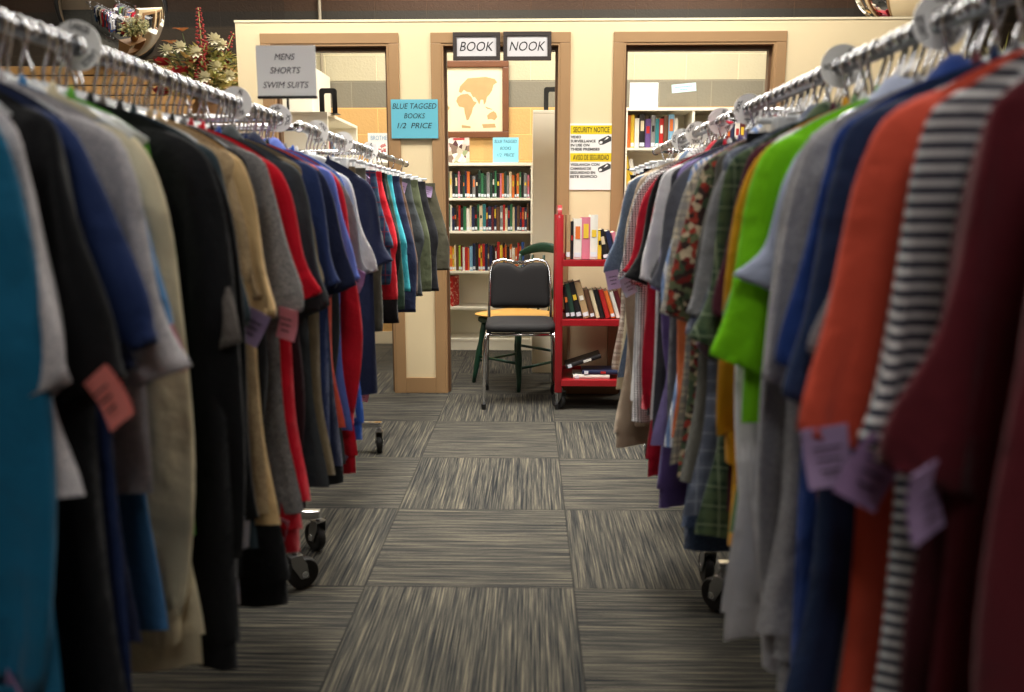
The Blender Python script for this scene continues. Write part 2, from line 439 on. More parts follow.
# small card sign clipped to the left rack
SY = 2.3
t = empty('rack_sign', (XL+.0, SY, RAILZ+.0), 0, 'white card sign reading mens shorts swim suits standing above the left rack', 'sign')
mb = MB(); mb.tube([(0,0,-.005), (0,0,.07)], .0035, 8); mb.build('stem', M_black, t)
mb = MB(); mb.box(-.083, .083, -.006, .006, .066, .073, bev=.001); mb.build('card_holder', M_black, t)
mb = MB(); mb.box(-.083, .083, -.001, .001, .073, .208); mb.build('card', M_paper, t)
for s_, z, w in (('MENS', .178, .057), ('SHORTS', .142, .085), ('SWIM SUITS', .103, .128)):
    text_mesh('lettering', s_, mat('grey_ink', (62,60,64), .7), t, w, .0165, face(-.003, -.0012, z), .25)

# ------------------------------------------------------------------ books and bookcases
BC = {'red':(178,40,38),'dark red':(120,28,32),'maroon':(96,34,42),'orange':(216,112,50),'yellow':(224,188,60),'lime':(150,180,50),'green':(52,110,74),
      'dark green':(40,66,54),'teal':(50,120,126),'light blue':(120,166,196),'blue':(48,84,150),'navy':(34,42,74),'purple':(98,74,130),'pink':(206,120,140),
      'white':(226,222,212),'cream':(214,198,164),'tan':(176,146,108),'brown':(96,66,48),'grey':(130,130,130),'black':(32,30,32)}
M_pages = mat('book_pages', (220,208,180), .8)
M_lab = mat('spine_label', (214,222,230), .6)
def book(name_c, th, h, d, label, group, loc, tilt=0., rz=0., name='book'):
    """origin at the spine's bottom centre, spine toward -y"""
    cover = mat('book_cover_' + name_c.replace(' ', '_'), BC[name_c], .4)
    mb = MB()
    mb.box(-th/2, th/2, 0, d, 0, .0001+h)      # boards + spine core
    mb.v = []; mb.f = []; mb.m = []
    c = min(.003, th*.15)
    mb.box(-th/2, -th/2+c, .002, d, 0, h); mb.box(th/2-c, th/2, .002, d, 0, h)
    mb.grid(5, 2, lambda u, v: Vector((-th/2+u*th, .002-.003*math.sin(PI*u), v*h)))
    mb.box(-th/2+c, th/2-c, .003, d-.003, .002, h-.003, 1)
    if rnd.random() < .6: mb.box(-th*.42, th*.42, -.0022, -.001, h*.05, h*.16, 2)
    b2 = rnd.random()
    if b2 < .55: mb.box(-th*.3, th*.3, -.0022, -.001, h*.5, h*.5+h*rnd.uniform(.12,.36), 3)
    oth = rnd.choice(['white','yellow','black','cream','orange','red'])
    o = mb.build(name, [cover, M_pages, M_lab, mat('book_cover_'+oth, BC[oth], .4)])
    o.location = loc; o.rotation_euler = (0, tilt, rz)
    return tag(o, label, 'book', group)

USED = {}
def uniq(lbl):
    n = USED.get(lbl, 0); USED[lbl] = n+1
    return lbl, n
def book_row(names, x0, x1, y, z, hmin, hmax, shelf, group, tilts=None, depth=.15):
    """stand a row of books from x0 to x1 with their spines at y"""
    n = len(names); ws = [rnd.uniform(.7, 1.35) for _ in names]; s = (x1-x0)/sum(ws); x = x0
    labs = []
    for i, c in enumerate(names):
        pv = names[i-1] if i > 0 else None; nx = names[i+1] if i < n-1 else None
        if pv is None: l = '%s book at the left end of %s, before a %s one' % (c, shelf, nx)
        elif nx is None: l = '%s book at the right end of %s' % (c, shelf)
        else: l = '%s book between %s and %s ones on %s' % (c, pv, nx, shelf)
        labs.append(l)
    for i, l in enumerate(labs):
        if labs.count(l) > 1:
            fr = 'left part' if i < n/3 else ('middle' if i < 2*n/3 else 'right part')
            labs[i] = l + ', ' + fr
    for i, c in enumerate(names):
        th = ws[i]*s*.94
        h = rnd.uniform(hmin, hmax)
        tl = tilts[i] if tilts else 0
        xx = x + ws[i]*s/2
        if tl: xx = xx
        book(c, th, h, depth*rnd.uniform(.85, 1.), labs[i], group, (xx, y + rnd.uniform(0, .012), z), tl)
        x += ws[i]*s
    return

def names_seq(n, pool):
    out = []; seen = set()
    k = 0
    while len(out) < n:
        c = rnd.choice(pool); k += 1
        if out and c == out[-1]: continue
        if len(out) > 1 and (out[-2], out[-1], c) in seen and k < 2000: continue
        if len(out) > 1: seen.add((out[-2], out[-1], c))
        out.append(c)
    return out

def bookcase(x0, x1, y0, y1, H, shelves, label, dividers=(), plinth=True, name='bookcase'):
    t = empty(name, ((x0+x1)/2, (y0+y1)/2, 0), 0, label, 'bookcase')
    T = .019; cx, cy = (x0+x1)/2, (y0+y1)/2
    def b(n, *a):
        mb = MB(); mb.box(a[0]-cx, a[1]-cx, a[2]-cy, a[3]-cy, a[4], a[5], bev=.0015); return mb.build(n, M_white, t)
    b('side_panel', x0, x0+T, y0, y1, 0, H-T); b('side_panel', x1-T, x1, y0, y1, 0, H-T)
    b('back_panel', x0+T, x1-T, y1-.006, y1, 0, H-T)
    b('top_panel', x0, x1, y0-.002, y1, H-T-.003, H)
    for z in shelves: b('shelf', x0+T, x1-T, y0+.004, y1-.006, z-T, z)
    for xd in dividers: b('divider', xd-T/2, xd+T/2, y0+.002, y1-.006, 0, H-T-.003)
    if plinth: b('plinth', x0+T, x1-T, y0+.006, y0+.02, 0, min(shelves)-T)
    return t
# ------------------------------------------------------------------ the book nook
MIX = ['red','dark red','orange','yellow','green','dark green','teal','light blue','blue','navy','white','cream','black','black','maroon','grey','brown','purple','white','black']
bookcase(-.70, .022, 6.14, 6.44, 1.435, [1.175, .926, .62, .339, .09], 'white bookcase full of paperbacks seen through the central doorway')
pk = ['black','dark green','teal','grey','white','navy','green','dark red','black','orange','cream','light blue','lime','pink']
book_row(names_seq(34, pk), -.672, -.006, 6.17, 1.175, .165, .205, 'central bookcase top shelf', 'books on the top shelf of the central bookcase')
book_row(names_seq(33, ['black','white','dark red','brown','red','teal','black','cream','navy','maroon','orange','grey','green']), -.655, -.012, 6.17, .926, .17, .205, 'central bookcase second shelf', 'books on the second shelf of the central bookcase')
book_row(names_seq(33, ['red','white','yellow','light blue','dark red','orange','black','navy','lime','cream','brown','red','blue']), -.66, -.045, 6.17, .62, .175, .225, 'central bookcase third shelf', 'books on the third shelf of the central bookcase')
# red boxed set on the fourth shelf
t = empty('game_box', (-.625, 6.26, .339), -.35, 'red patterned box standing alone on the fourth shelf of the central bookcase', 'box')
mb = MB(); mb.box(-.045, .045, -.06, .06, 0, .235, bev=.003); mb.build('carton', fabric('floral', (186,40,38), (176,34,34), (196,56,48), (226,170,150), (190,44,40), p=(70.,)), t)
# right-hand case of the nook
bookcase(.70, 1.72, 6.12, 6.44, 1.83, [1.542, 1.262, .98, .7, .4, .09], 'tall white double bookcase seen through the right doorway', dividers=(1.205,))
book_row(['orange','yellow','white','black','purple','grey','teal','red','brown','light blue','white'], .725, 1.10, 6.16, 1.542, .205, .25, 'right bookcase upper left shelf', 'books on the upper left shelf of the right bookcase')
book_row(['white','black','cream','brown','grey','tan','black','dark red','navy','white','maroon'], 1.225, 1.60, 6.16, 1.542, .17, .215, 'right bookcase upper right shelf', 'books on the upper right shelf of the right bookcase')
# leaning books
for c, x, tl, h, lb in (('yellow', .745, -.12, .22, 'yellow book leaning at the left of the right bookcase second shelf'), ('white', .785, -.16, .2, 'white book leaning beside the yellow one on the right bookcase second shelf'),
                    ('navy', .835, -.75, .2, 'navy book slumped over on the right bookcase second shelf'), ('dark red', 1.02, 0, .13, 'short dark red book standing by the divider, right bookcase second shelf'), ('red', 1.08, 0, .15, 'short bright red book standing by the divider, right bookcase second shelf')):
    book(c, .03, h, .15, lb, 'books on the second shelf of the right bookcase', (x, 6.16, 1.262+(.012 if abs(tl) > .5 else .002)), tl)
book_row(names_seq(12, MIX), 1.23, 1.65, 6.17, 1.262, .18, .22, 'right bookcase lower shelf', 'books on the second right shelf of the right bookcase')
# notices on top of the right case
def acrylic(name, label, x, y, z, w, h, rz=0.):
    t = empty(name, (x, y, z), rz, label, 'sign holder')
    mb = MB(); mb.box(-w/2, w/2, -.0015, .0015, 0, h); mb.box(-w/2, w/2, -.0015, .05, 0, .002); mb.build('stand', M_acryl, t)
    return t
t = acrylic('notice_stand', 'white paper notice with faint grey lines on the right bookcase', .845, 6.2, 1.832, .215, .19)
mb = MB(); mb.box(-.105, .105, -.004, -.002, .002, .186); mb.build('sheet', M_paper, t)
mb = MB()
for z, a in ((.158, .075), (.132, .09), (.108, .095)):
    x = -a
    while x < a-.01:
        w = rnd.uniform(.008, .03); mb.box(x, min(a, x+w), -.0046, -.004, z-.004, z+.004); x += w+.006
mb.build('faint_lines', mat('faint_print', (196,186,196), .8), t)
t = acrylic('slip_stand', 'clear acrylic stand with a tilted pale blue slip on the right bookcase', 1.13, 6.2, 1.832, .225, .19)
Ms = Matrix.Translation((.01, -.004, .148)) @ Matrix.Rotation(-.09, 4, 'Y')
mb = MB(); mb.box(-.09, .09, -.001, .001, -.03, .03, M=Ms); mb.build('slip', mat('pale_blue_paper', (188,224,226), .7), t)
mb = MB()
for z, a in ((.008, .065), (-.012, .03)):
    x = -a
    while x < a-.01:
        w = rnd.uniform(.008, .02); mb.box(x, min(a, x+w), -.0018, -.001, z-.004, z+.004, M=Ms); x += w+.004
mb.build('faint_lines', mat('faint_blue_print', (120,160,176), .8), t)
# on top of the central case
t = acrylic('leaflet_stand', 'colourful picture leaflet in a clear stand on the central bookcase', -.555, 6.2, 1.437, .2, .19)
mb = MB(); mb.box(-.092, .092, -.004, -.002, .003, .186); mb.build('leaflet', fabric('floral', (226,196,190), (190,180,160), (130,110,96), (236,228,216), (150,160,120), (90,60,60), p=(26.,)), t)
mb = MB(); mb.box(-.03, .055, -.0048, -.004, .168, .184); mb.build('leaflet_heading', mat('heading_red', (176,60,60), .6), t)
t = acrylic('blue_sign_stand', 'bright cyan half price sign in a clear stand on the central bookcase', -.22, 6.2, 1.437, .27, .19)
mb = MB(); mb.box(-.065, .13, -.004, -.002, .003, .187); mb.build('sheet', mat('bright_cyan_paper', (134,206,226), .7), t)
for s_, z, w in (('BLUE TAGGED', .158, .17), ('BOOKS', .108, .085), ('1/2  PRICE', .058, .13)):
    text_mesh('lettering', s_, mat('blue_ink', (40,70,96), .7), t, w, .024, face(.032, -.0042, z), .25)

# framed world map
t = empty('framed_map', (-.52, BY-.004, 1.93), 0, 'wood-framed antique style world map on the block wall', 'picture')
mb = MB(); W2, H2 = .35, .29
for a in ((-W2, W2, H2-.05, H2), (-W2, W2, -H2, -H2+.05), (-W2, -W2+.05, -H2+.05, H2-.05), (W2-.05, W2, -H2+.05, H2-.05)):
    mb.box(a[0], a[1], -.03, 0, a[2], a[3], bev=.006)
mb.build('frame', mat('walnut_frame', (104,62,34), .4, var=.25, vscale=12), t)
M_mp = mat('map_paper', (228,210,172), .6, var=.06, vscale=5)
mb = MB(); mb.box(-W2+.05, W2-.05, -.012, -.004, -H2+.05, H2-.05); mb.build('map_sheet', M_mp, t)
mb = MB()
def land(poly, sc=1., ox=0., oy=0.):
    F = Matrix.Translation((0, -.0125, 0)) @ Matrix(((1,0,0,0),(0,0,-1,0),(0,1,0,0),(0,0,0,1)))
    mb.prism([(x*sc+ox, y*sc+oy) for x, y in poly], F, .0006)
land([(-.02,.04),(.03,.045),(.06,.02),(.075,-.01),(.1,-.02),(.07,-.06),(.06,-.1),(.035,-.15),(.02,-.155),(.005,-.1),(.0,-.06),(-.04,-.05),(-.06,-.01),(-.05,.02)])   # Africa
land([(-.04,.06),(-.03,.1),(.0,.13),(.03,.16),(.1,.165),(.17,.17),(.24,.155),(.26,.13),(.23,.11),(.22,.07),(.2,.04),(.18,.02),(.17,-.02),(.155,-.04),(.15,.0),(.13,.0),(.12,-.035),(.1,.0),(.085,.02),(.07,.02),(.05,.055),(.02,.06),(-.0,.075),(-.02,.05)])
land([(.18,-.12),(.2,-.1),(.23,-.085),(.25,-.1),(.26,-.13),(.24,-.155),(.21,-.145),(.185,-.15)])
land([(.16,-.05),(.19,-.06),(.22,-.07),(.22,-.076),(.18,-.068)])
land([(-.29,.1),(-.24,.14),(-.16,.15),(-.13,.1),(-.17,.06),(-.19,.03),(-.23,.0),(-.25,.04),(-.28,.07)])
land([(-.2,-.01),(-.15,-.02),(-.11,-.06),(-.14,-.1),(-.17,-.16),(-.19,-.17),(-.19,-.1),(-.21,-.05)])
land([(-.02,-.19),(.05,-.2),(.05,-.215),(-.02,-.212)]); land([(.14,-.185),(.24,-.18),(.25,-.21),(.15,-.215)])
mb.build('printed_land', mat('map_land', (176,146,98), .7, var=.12, vscale=16), t)

# cabinet ends and low bookcases set square to the back wall
t = empty('bookcase', (.145, 5.72, 0), 0, 'cream bookcase standing end-on behind the green chair', 'bookcase')
def side_case(t, w, l, H, open_dir, name_books=None):
    """bookcase running along y, open toward open_dir (+1/-1 x), its end panel facing the aisle"""
    def b(n, *a):
        mb = MB(); mb.box(*a, bev=.0015); return mb.build(n, M_white, t)
    b('side_panel', -w/2, w/2, -l/2, -l/2+.02, 0, H-.02); b('side_panel', -w/2, w/2, l/2-.02, l/2, 0, H-.02)
    b('top_panel', -w/2, w/2, -l/2-.002, l/2, H-.02, H)
    s = -open_dir; b('back_panel', s*w/2, s*(w/2-.008), -l/2+.02, l/2-.02, 0, H-.02)
    for k in range(5):
        z = .09+k*(H-.11)/5.; b('shelf', -w/2+.008, w/2-.008, -l/2+.02, l/2-.02, z-.018, z)
side_case(t, .26, .86, 1.717, 1)
t = empty('bookcase', (-1.39, 5.43, 0), 0, 'white bookcase standing end-on inside the left doorway', 'bookcase')
side_case(t, .30, .86, 1.677, 1)
zsh = .09+4*(1.677-.11)/5.
for i, (c, yy) in enumerate((('navy', 5.12), ('blue', 5.17), ('light blue', 5.22), ('dark red', 5.08), ('cream', 5.28), ('grey', 5.33))):
    book(c, .04, .2, .14, '%s book on the top shelf of the white bookcase inside the left doorway' % c, 'books in the left nook bookcase', (-1.255, yy, zsh), 0, PI/2)
t = empty('tall_cabinet', (-1.70, 6.16, 0), 0, 'tall white cabinet behind the left bookcase against the block wall', 'cabinet')
mb = MB(); mb.box(-.14, .14, -.26, .26, 0, 2.1, bev=.003); mb.build('body', M_white, t)
mb = MB(); mb.box(-.138, .138, -.275, -.261, .08, 2.09, bev=.002); d_ = mb.build('door', M_white, t)
mb = MB(); mb.tube([(.1, -.285, 1.0), (.1, -.3, 1.01), (.1, -.3, 1.12), (.1, -.285, 1.13)], .005, 8); mb.build('handle', M_steel, d_)

def bookend(loc, rz, label):
    """black plastic arch bookend / sign foot"""
    t = empty('bookend', loc, rz, label, 'bookend')
    mb = MB(); w, h, k = .055, .15, .03
    n = 8
    out = [(-w, 0)] + [(-w+.02-.02*math.cos(a), h-.02+.02*math.sin(a)) for a in [i*PI/2/n for i in range(n+1)]] + [(w-.02+.02*math.sin(a), h-.02+.02*math.cos(a)) for a in [i*PI/2/n for i in range(n+1)]] + [(w, 0)]
    inn = [(x*(w-k)/w, min(z, h)*(h-k)/h) for x, z in out]
    vs = [(x, -.004, z) for x, z in out] + [(x, -.004, z) for x, z in inn] + [(x, .004, z) for x, z in out] + [(x, .004, z) for x, z in inn]
    m_ = len(out); fs = []
    for i in range(m_-1):
        fs += [(i, i+1, m_+i+1, m_+i), (2*m_+i, 3*m_+i, 3*m_+i+1, 2*m_+i+1), (i, 2*m_+i, 2*m_+i+1, i+1), (m_+i, m_+i+1, 3*m_+i+1, 3*m_+i)]
    mb.add(vs, fs); mb.build('arch', M_black, t)
    mb = MB(); mb.box(-w, w, -.004, .09, 0, .003); mb.build('foot', M_black, t)
bookend((-1.255, 5.1, 1.679), 0, 'black arch bookend on the white bookcase inside the left doorway')
bookend((.14, 5.36, 1.719), 0, 'black arch bookend on the cream bookcase behind the green chair')
t = empty('poster_stand', (-1.02, 5.55, 1.40), 0, 'white poster headed BROTHER on a stand inside the left doorway', 'poster')
mb = MB(); mb.box(-.085, .085, -.002, .002, 0, .2); mb.build('poster', M_paper, t)
text_mesh('lettering', 'BROTHER', mat('sky_ink', (130,170,200), .7), t, .13, .03, face(0, -.003, .168))
mb = MB()
for i in range(9):
    a = rnd.uniform(0, 6); x, z = rnd.uniform(-.03, .06), rnd.uniform(.03, .12)
    F = Matrix.Translation((x, -.0025, z)) @ Matrix(((1,0,0,0),(0,0,-1,0),(0,1,0,0),(0,0,0,1)))
    mb.prism([(.016*math.cos(k*PI/4+a)*(1 if k % 2 else .5), .016*math.sin(k*PI/4+a)*(1 if k % 2 else .5)) for k in range(8)], F, .0006)
mb.build('printed_blossoms', mat('pink_print', (206,130,130), .7), t)
# small table carrying the poster
t = empty('display_table', (-1.02, 5.55, 0), 0, 'pale display table under the poster inside the left doorway', 'table')
mb = MB(); mb.box(-.16, .16, -.13, .13, 1.375, 1.4, bev=.004); mb.build('top', M_white, t)
for sx in (-1, 1):
    for sy in (-1, 1):
        mb = MB(); mb.box(sx*.14-.015, sx*.14+.015, sy*.11-.015, sy*.11+.015, 0, 1.375, bev=.003); mb.build('leg', M_white, t)

# conduit on the far wall
mb = MB(); mb.tube([(-1.62, BY-.03, 1.6), (-1.62, BY-.03, CZ)], .012, 10)
tag(mb.build('conduit', mat('grey_conduit', (150,140,120), .5), smooth=True), 'thin vertical conduit pipe on the block wall behind the left doorway', 'pipe')

# ------------------------------------------------------------------ red book cart
t = empty('book_cart', (.592, 4.42, 0), 0, 'red metal book cart on black casters beside the doorway', 'cart')
M_red = mat('red_enamel', (150,22,30), .35, coat=.3)
CW, CD, CH = .435, .155, 1.115
for s in (-1, 1):
    mb = MB(); r = .05; out = []
    for k in range(9): a = PI/2*k/8; out.append((-CD+r-r*math.cos(a), CH-r+r*math.sin(a)))
    for k in range(9): a = PI/2*k/8; out.append((CD-r+r*math.sin(a), CH-r+r*math.cos(a)))
    prof = [(-CD, .10)] + out + [(CD, .10)]
    n = len(prof); x0, x1 = s*CW-.011, s*CW+.011
    vs = [(x0, y, z) for y, z in prof] + [(x1, y, z) for y, z in prof]
    mb.add(vs, [tuple(range(n)), tuple(range(2*n-1, n-1, -1))] + [(i, (i+1) % n, n+(i+1) % n, n+i) for i in range(n)])
    mb.box(x0-.009, x1+.009, -CD-.004, -CD+.03, .10, CH-.05, bev=.005)
    mb.box(x0-.009, x1+.009, CD-.03, CD+.004, .10, CH-.05, bev=.005)
    mb.build('side_panel', M_red, t, auto=40)
SH = [.826, .505, .172]
for z in SH:
    mb = MB(); mb.box(-CW+.011, CW-.011, -CD, CD, z-.004, z); mb.box(-CW+.011, CW-.011, -CD-.004, -CD, z-.034, z+.001, bev=.002); mb.box(-CW+.011, CW-.011, CD-.006, CD, z-.034, z+.02, bev=.002)
    mb.build('shelf', M_red, t)
mb = MB(); mb.box(-.01, .16, -CD-.006, -CD-.004, SH[0]-.03, SH[0]-.006); mb.build('shelf_label', M_paper, t)
def caster_parts(parent, x, y, R=.048, top=.12, ang=.4, plate=M_steel):
    Mx = Matrix.Translation((x, y, 0)) @ Matrix.Rotation(ang, 4, 'Z')
    W = Mx @ Matrix.Translation((0, .022, R)) @ Matrix.Rotation(PI/2, 4, 'Y')
    mb = MB(); w = .012
    mb.lathe([(0, -w), (R*.55, -w), (R*.6, -w*1.1), (R*.9, -w*1.1), (R, -w*.6), (R, w*.6), (R*.9, w*1.1), (R*.6, w*1.1), (R*.55, w), (0, w)], 24, M=W)
    wheel = mb.build('wheel', M_rubber, parent, auto=40)
    mb = MB(); mb.lathe([(0, -w*1.6), (R*.22, -w*1.6), (R*.26, -w*1.2), (R*.26, w*1.2), (R*.22, w*1.6), (0, w*1.6)], 16, M=W); mb.build('hub', M_chrome, wheel, auto=40)
    mb = MB()
    for s in (-1, 1):
        F = Mx @ Matrix(((0,0,1,s*.017-.001),(1,0,0,0),(0,1,0,0),(0,0,0,1)))
        mb.prism([(.01,R-.012),(.034,R-.012),(.03,R+.03),(.014,2*R+.012),(-.018,2*R+.012),(-.014,R+.03)], F, .002)
    mb.box(-.018, .018, -.018, .018, 2*R+.01, 2*R+.014, M=Mx)
    if top > 2*R+.014: mb.tube([Mx @ Vector((0,0,2*R+.012)), Mx @ Vector((0,0,top))], .008, 10)
    mb.build('fork', plate, parent)
for sx in (-1, 1):
    for sy in (-1, 1): caster_parts(t, sx*(CW-.02), sy*(CD-.03), .046, .12, .8)
def P_row(cols, y, z, x0, gap, group, shelf):
    pass
gx = .135
cb = [('tan', .022, .235, 0, 'thin tan book at the left end of the red cart top shelf'), ('black', .016, .20, 0, 'thin black book second on the red cart top shelf'), ('white', .042, .215, 0, 'thick white book with a red heading on the red cart top shelf'),
      ('pink', .044, .222, 0, 'thick dusty pink book on the red cart top shelf'), ('white', .04, .235, 0, 'tall white book beside the yellow one on the red cart top shelf'), ('yellow', .02, .15, 0, 'small yellow book on the red cart top shelf'),
      ('black', .03, .16, -.2, 'black book leaning past the yellow one on the red cart top shelf'), ('navy', .024, .155, -.24, 'navy book leaning on the red cart top shelf'), ('pink', .022, .15, -.28, 'small pink book leaning on the red cart top shelf'), ('grey', .022, .15, -.3, 'small grey book leaning on the red cart top shelf'), ('cream', .022, .15, -.3, 'small cream book leaning on the red cart top shelf')]
x = .192
for c, th, h, tl, lb in cb:
    x += (th/2 + (.012 if tl else .001)); book(c, th, h, .15, lb, 'books on the top shelf of the red cart', (x, 4.30, SH[0]+.003), tl); x += th/2
x = .192
for c, th, h, tl in (('black', .02, .17, -.12), ('dark green', .025, .19, -.2), ('black', .03, .2, -.24), ('tan', .034, .2, -.26), ('brown', .024, .16, -.27), ('cream', .02, .155, -.28), ('black', .02, .16, -.28), ('red', .024, .16, -.28), ('orange', .022, .155, -.3), ('white', .02, .15, -.3), ('maroon', .022, .155, -.3)):
    x += th/2+.006; l, n_ = uniq('%s book leaning on the middle shelf of the red cart' % c)
    if n_: l = 'black book between cream and red ones on the middle shelf of the red cart' if n_ == 2 else 'thick black book before the tan one on the middle shelf of the red cart'
    book(c, th, h, .14, l, 'books on the middle shelf of the red cart', (x, 4.30, SH[1]+.006), tl); x += th/2
for k, (c, lb) in enumerate((('white', 'white book lying flat at the bottom of the red cart'), ('navy', 'navy book lying flat under others at the bottom of the red cart'), ('black', 'black book resting tilted on top at the bottom of the red cart'))):
    b_ = book(c, .022, .2, .14, lb, 'books lying on the bottom shelf of the red cart', (.24+.05*k, 4.30, SH[2]+.012+.024*k), PI/2)
    if k == 2: b_.rotation_euler = (0, PI/2-.32, 0); b_.location = (.20, 4.30, SH[2]+.065)
    if k == 1: b_.location.z = SH[2]+.036

# ------------------------------------------------------------------ chairs
def padded(w, d, h, round_=.03, n=22, crown=.012):
    """soft cushion, origin bottom centre"""
    mb = MB(); N2 = 36
    def ring(sc, z):
        out = []
        for k in range(N2):
            a = 2*PI*k/N2; c, s = math.cos(a), math.sin(a); e = .28
            out.append((math.copysign(abs(c)**e, c)*w/2*sc, math.copysign(abs(s)**e, s)*d/2*sc, z))
        return out
    levels = [(.0, 0), (.7, 0), (.95, .002), (1, .012), (1, h-.016), (.975, h-.005), (.9, h+.0), (.6, h+crown*.7), (.3, h+crown), (0, h+crown)]
    vs = []; fs = []
    for sc, z in levels: vs += ring(sc, z)
    for i in range(len(levels)-1):
        for k in range(N2): fs.append((i*N2+k, i*N2+(k+1) % N2, (i+1)*N2+(k+1) % N2, (i+1)*N2+k))
    mb.add(vs, fs); return mb
M_blkfab = mat('black_upholstery', (26,25,26), .85, bump=.4, bscale=300)
t = empty('stacking_chair', (-.055, 4.52, 0), 0.02, 'black padded chair with chrome legs standing in the central doorway', 'chair')
mb = padded(.39, .40, .045); o = mb.build('seat', M_blkfab, t, smooth=True, merge=.0005); o.location = (0, -.02, .425)
# back cushion: arched top with a dip
mb = MB(); NU, NV = 22, 14
def bk(u, v, f):
    x = (u-.5)*.35; e = abs(2*u-1)
    top = .272 - .05*max(0, (e-.72)/.28)**2 - .030*math.exp(-((2*u-1)/.22)**2)
    bot = .012*max(0, (e-.8)/.2)**2
    z = bot + (top-bot)*v
    ed = (1-e**6)*(1-abs(2*v-1)**6)
    return Vector((x*(1-.02*v), .02*(e**2)*-1 + f*.018*math.sqrt(max(0, ed)), z))
mb.grid(NU, NV, lambda u, v: bk(u, v, -1)); mb.grid(NU, NV, lambda u, v: bk(u, v, 1))
o = mb.build('backrest', M_blkfab, t, smooth=True, merge=.0005); o.location = (0, .205, .51); o.rotation_euler = (-.12, 0, 0)
mb = MB()
pts = []
for k in range(-1, 2, 2): pass
zt = .525+.315
side = [(-.185, .17, .44), (-.182, .19, .55), (-.178, .215, .68), (-.172, .232, .745), (-.155, .24, .782), (-.10, .245, .797), (-.05, .245, .785), (0, .245, .775), (.05, .245, .785), (.10, .245, .797), (.155, .24, .782), (.172, .232, .745), (.178, .215, .68), (.182, .19, .55), (.185, .17, .44)]
mb.tube(side, .0095, 10); mb.build('back_frame', M_chrome, t, smooth=True)
mb = MB(); mb.box(-.045, .045, .236, .255, .768, .79, bev=.005); mb.build('handle_plate', M_chrome, t)
for s in (-1, 1):
    mb = MB(); mb.tube([(s*.165, -.19, .42), (s*.185, -.205, .41), (s*.197, -.215, .37), (s*.203, -.232, .012)], .0105, 10); l = mb.build('leg', M_chrome, t, smooth=True)
    mb = MB(); mb.tube([(s*.203, -.232, 0), (s*.203, -.231, .03)], .0135, 10); mb.build('foot_cap', M_black, l)
    mb = MB(); mb.tube([(s*.185, .17, .45), (s*.19, .185, .40), (s*.197, .21, .25), (s*.202, .25, .012)], .0105, 10); l = mb.build('leg', M_chrome, t, smooth=True)
    mb = MB(); mb.tube([(s*.202, .25, 0), (s*.202, .249, .03)], .0135, 10); mb.build('foot_cap', M_black, l)
    mb = MB(); mb.tube([(s*.185, -.2, .415), (s*.187, .17, .42)], .009, 8); mb.build('seat_rail', M_chrome, t, smooth=True)
mb = MB(); mb.tube([(-.18, -.195, .413), (.18, -.195, .413)], .009, 8); mb.build('seat_rail', M_chrome, t, smooth=True)
# green wooden chair, turned to face left
t = empty('wooden_chair', (-.075, 4.985, 0), .0, 'dark green wooden chair with a golden seat behind the black chair', 'chair')
t.rotation_euler = (0, 0, -.75)
M_grn = mat('dark_green_paint', (22,62,46), .35, coat=.3)
mb = padded(.43, .42, .022, crown=-.004); o = mb.build('seat', mat('golden_wood', (206,158,82), .35, var=.15, vscale=14), t, smooth=True, merge=.0005); o.location = (0, 0, .43)
mb = padded(.40, .39, .04, crown=0.); o = mb.build('apron', M_grn, t, smooth=True, merge=.0005); o.location = (0, 0, .388)
for sx in (-1, 1):
    for sy in (-1, 1):
        mb = MB(); p0 = Vector((sx*.15, sy*.15, .395)); p1 = Vector((sx*.2, sy*.2, 0))
        mb.tube([p0.lerp(p1, k/6.) for k in range(7)], [.016, .019, .015, .021, .019, .015, .012], 12); mb.build('leg', M_grn, t, smooth=True)
def lp(sx, sy, z): 
    k = 1-z/.395; return Vector((sx*(.15+.05*k), sy*(.15+.05*k), z))
for a_, b_, z in (((-1,-1),(1,-1),.17), ((-1,1),(1,1),.2), ((-1,-1),(-1,1),.14), ((1,-1),(1,1),.14)):
    mb = MB(); mb.tube([lp(a_[0], a_[1], z), lp(b_[0], b_[1], z)], .009, 10); mb.build('stretcher', M_grn, t, smooth=True)
for s in (-1, 1):
    mb = MB(); mb.tube([(s*.18, .18, .44), (s*.19, .215, .6), (s*.195, .225, .80)], [.015, .014, .012], 10); mb.build('back_post', M_grn, t, smooth=True)
for s in (-.09, 0, .09):
    mb = MB(); mb.tube([(s, .185, .44), (s*1.05, .235, .6), (s*1.1, .24, .80)], [.008, .011, .008], 8); mb.build('spindle', M_grn, t, smooth=True)
mb = MB()
def crest(u, v):
    a = (u-.5)*2; cz = .80+.05*(1-a*a)
    ph = 2*PI*v
    return Vector((a*.205, .232+.02*(1-a*a)+.011*math.cos(ph), cz+.032*math.sin(ph)*(1-.4*a*a)))
mb.grid(20, 13, crest); mb.build('crest_rail', M_grn, t, smooth=True)

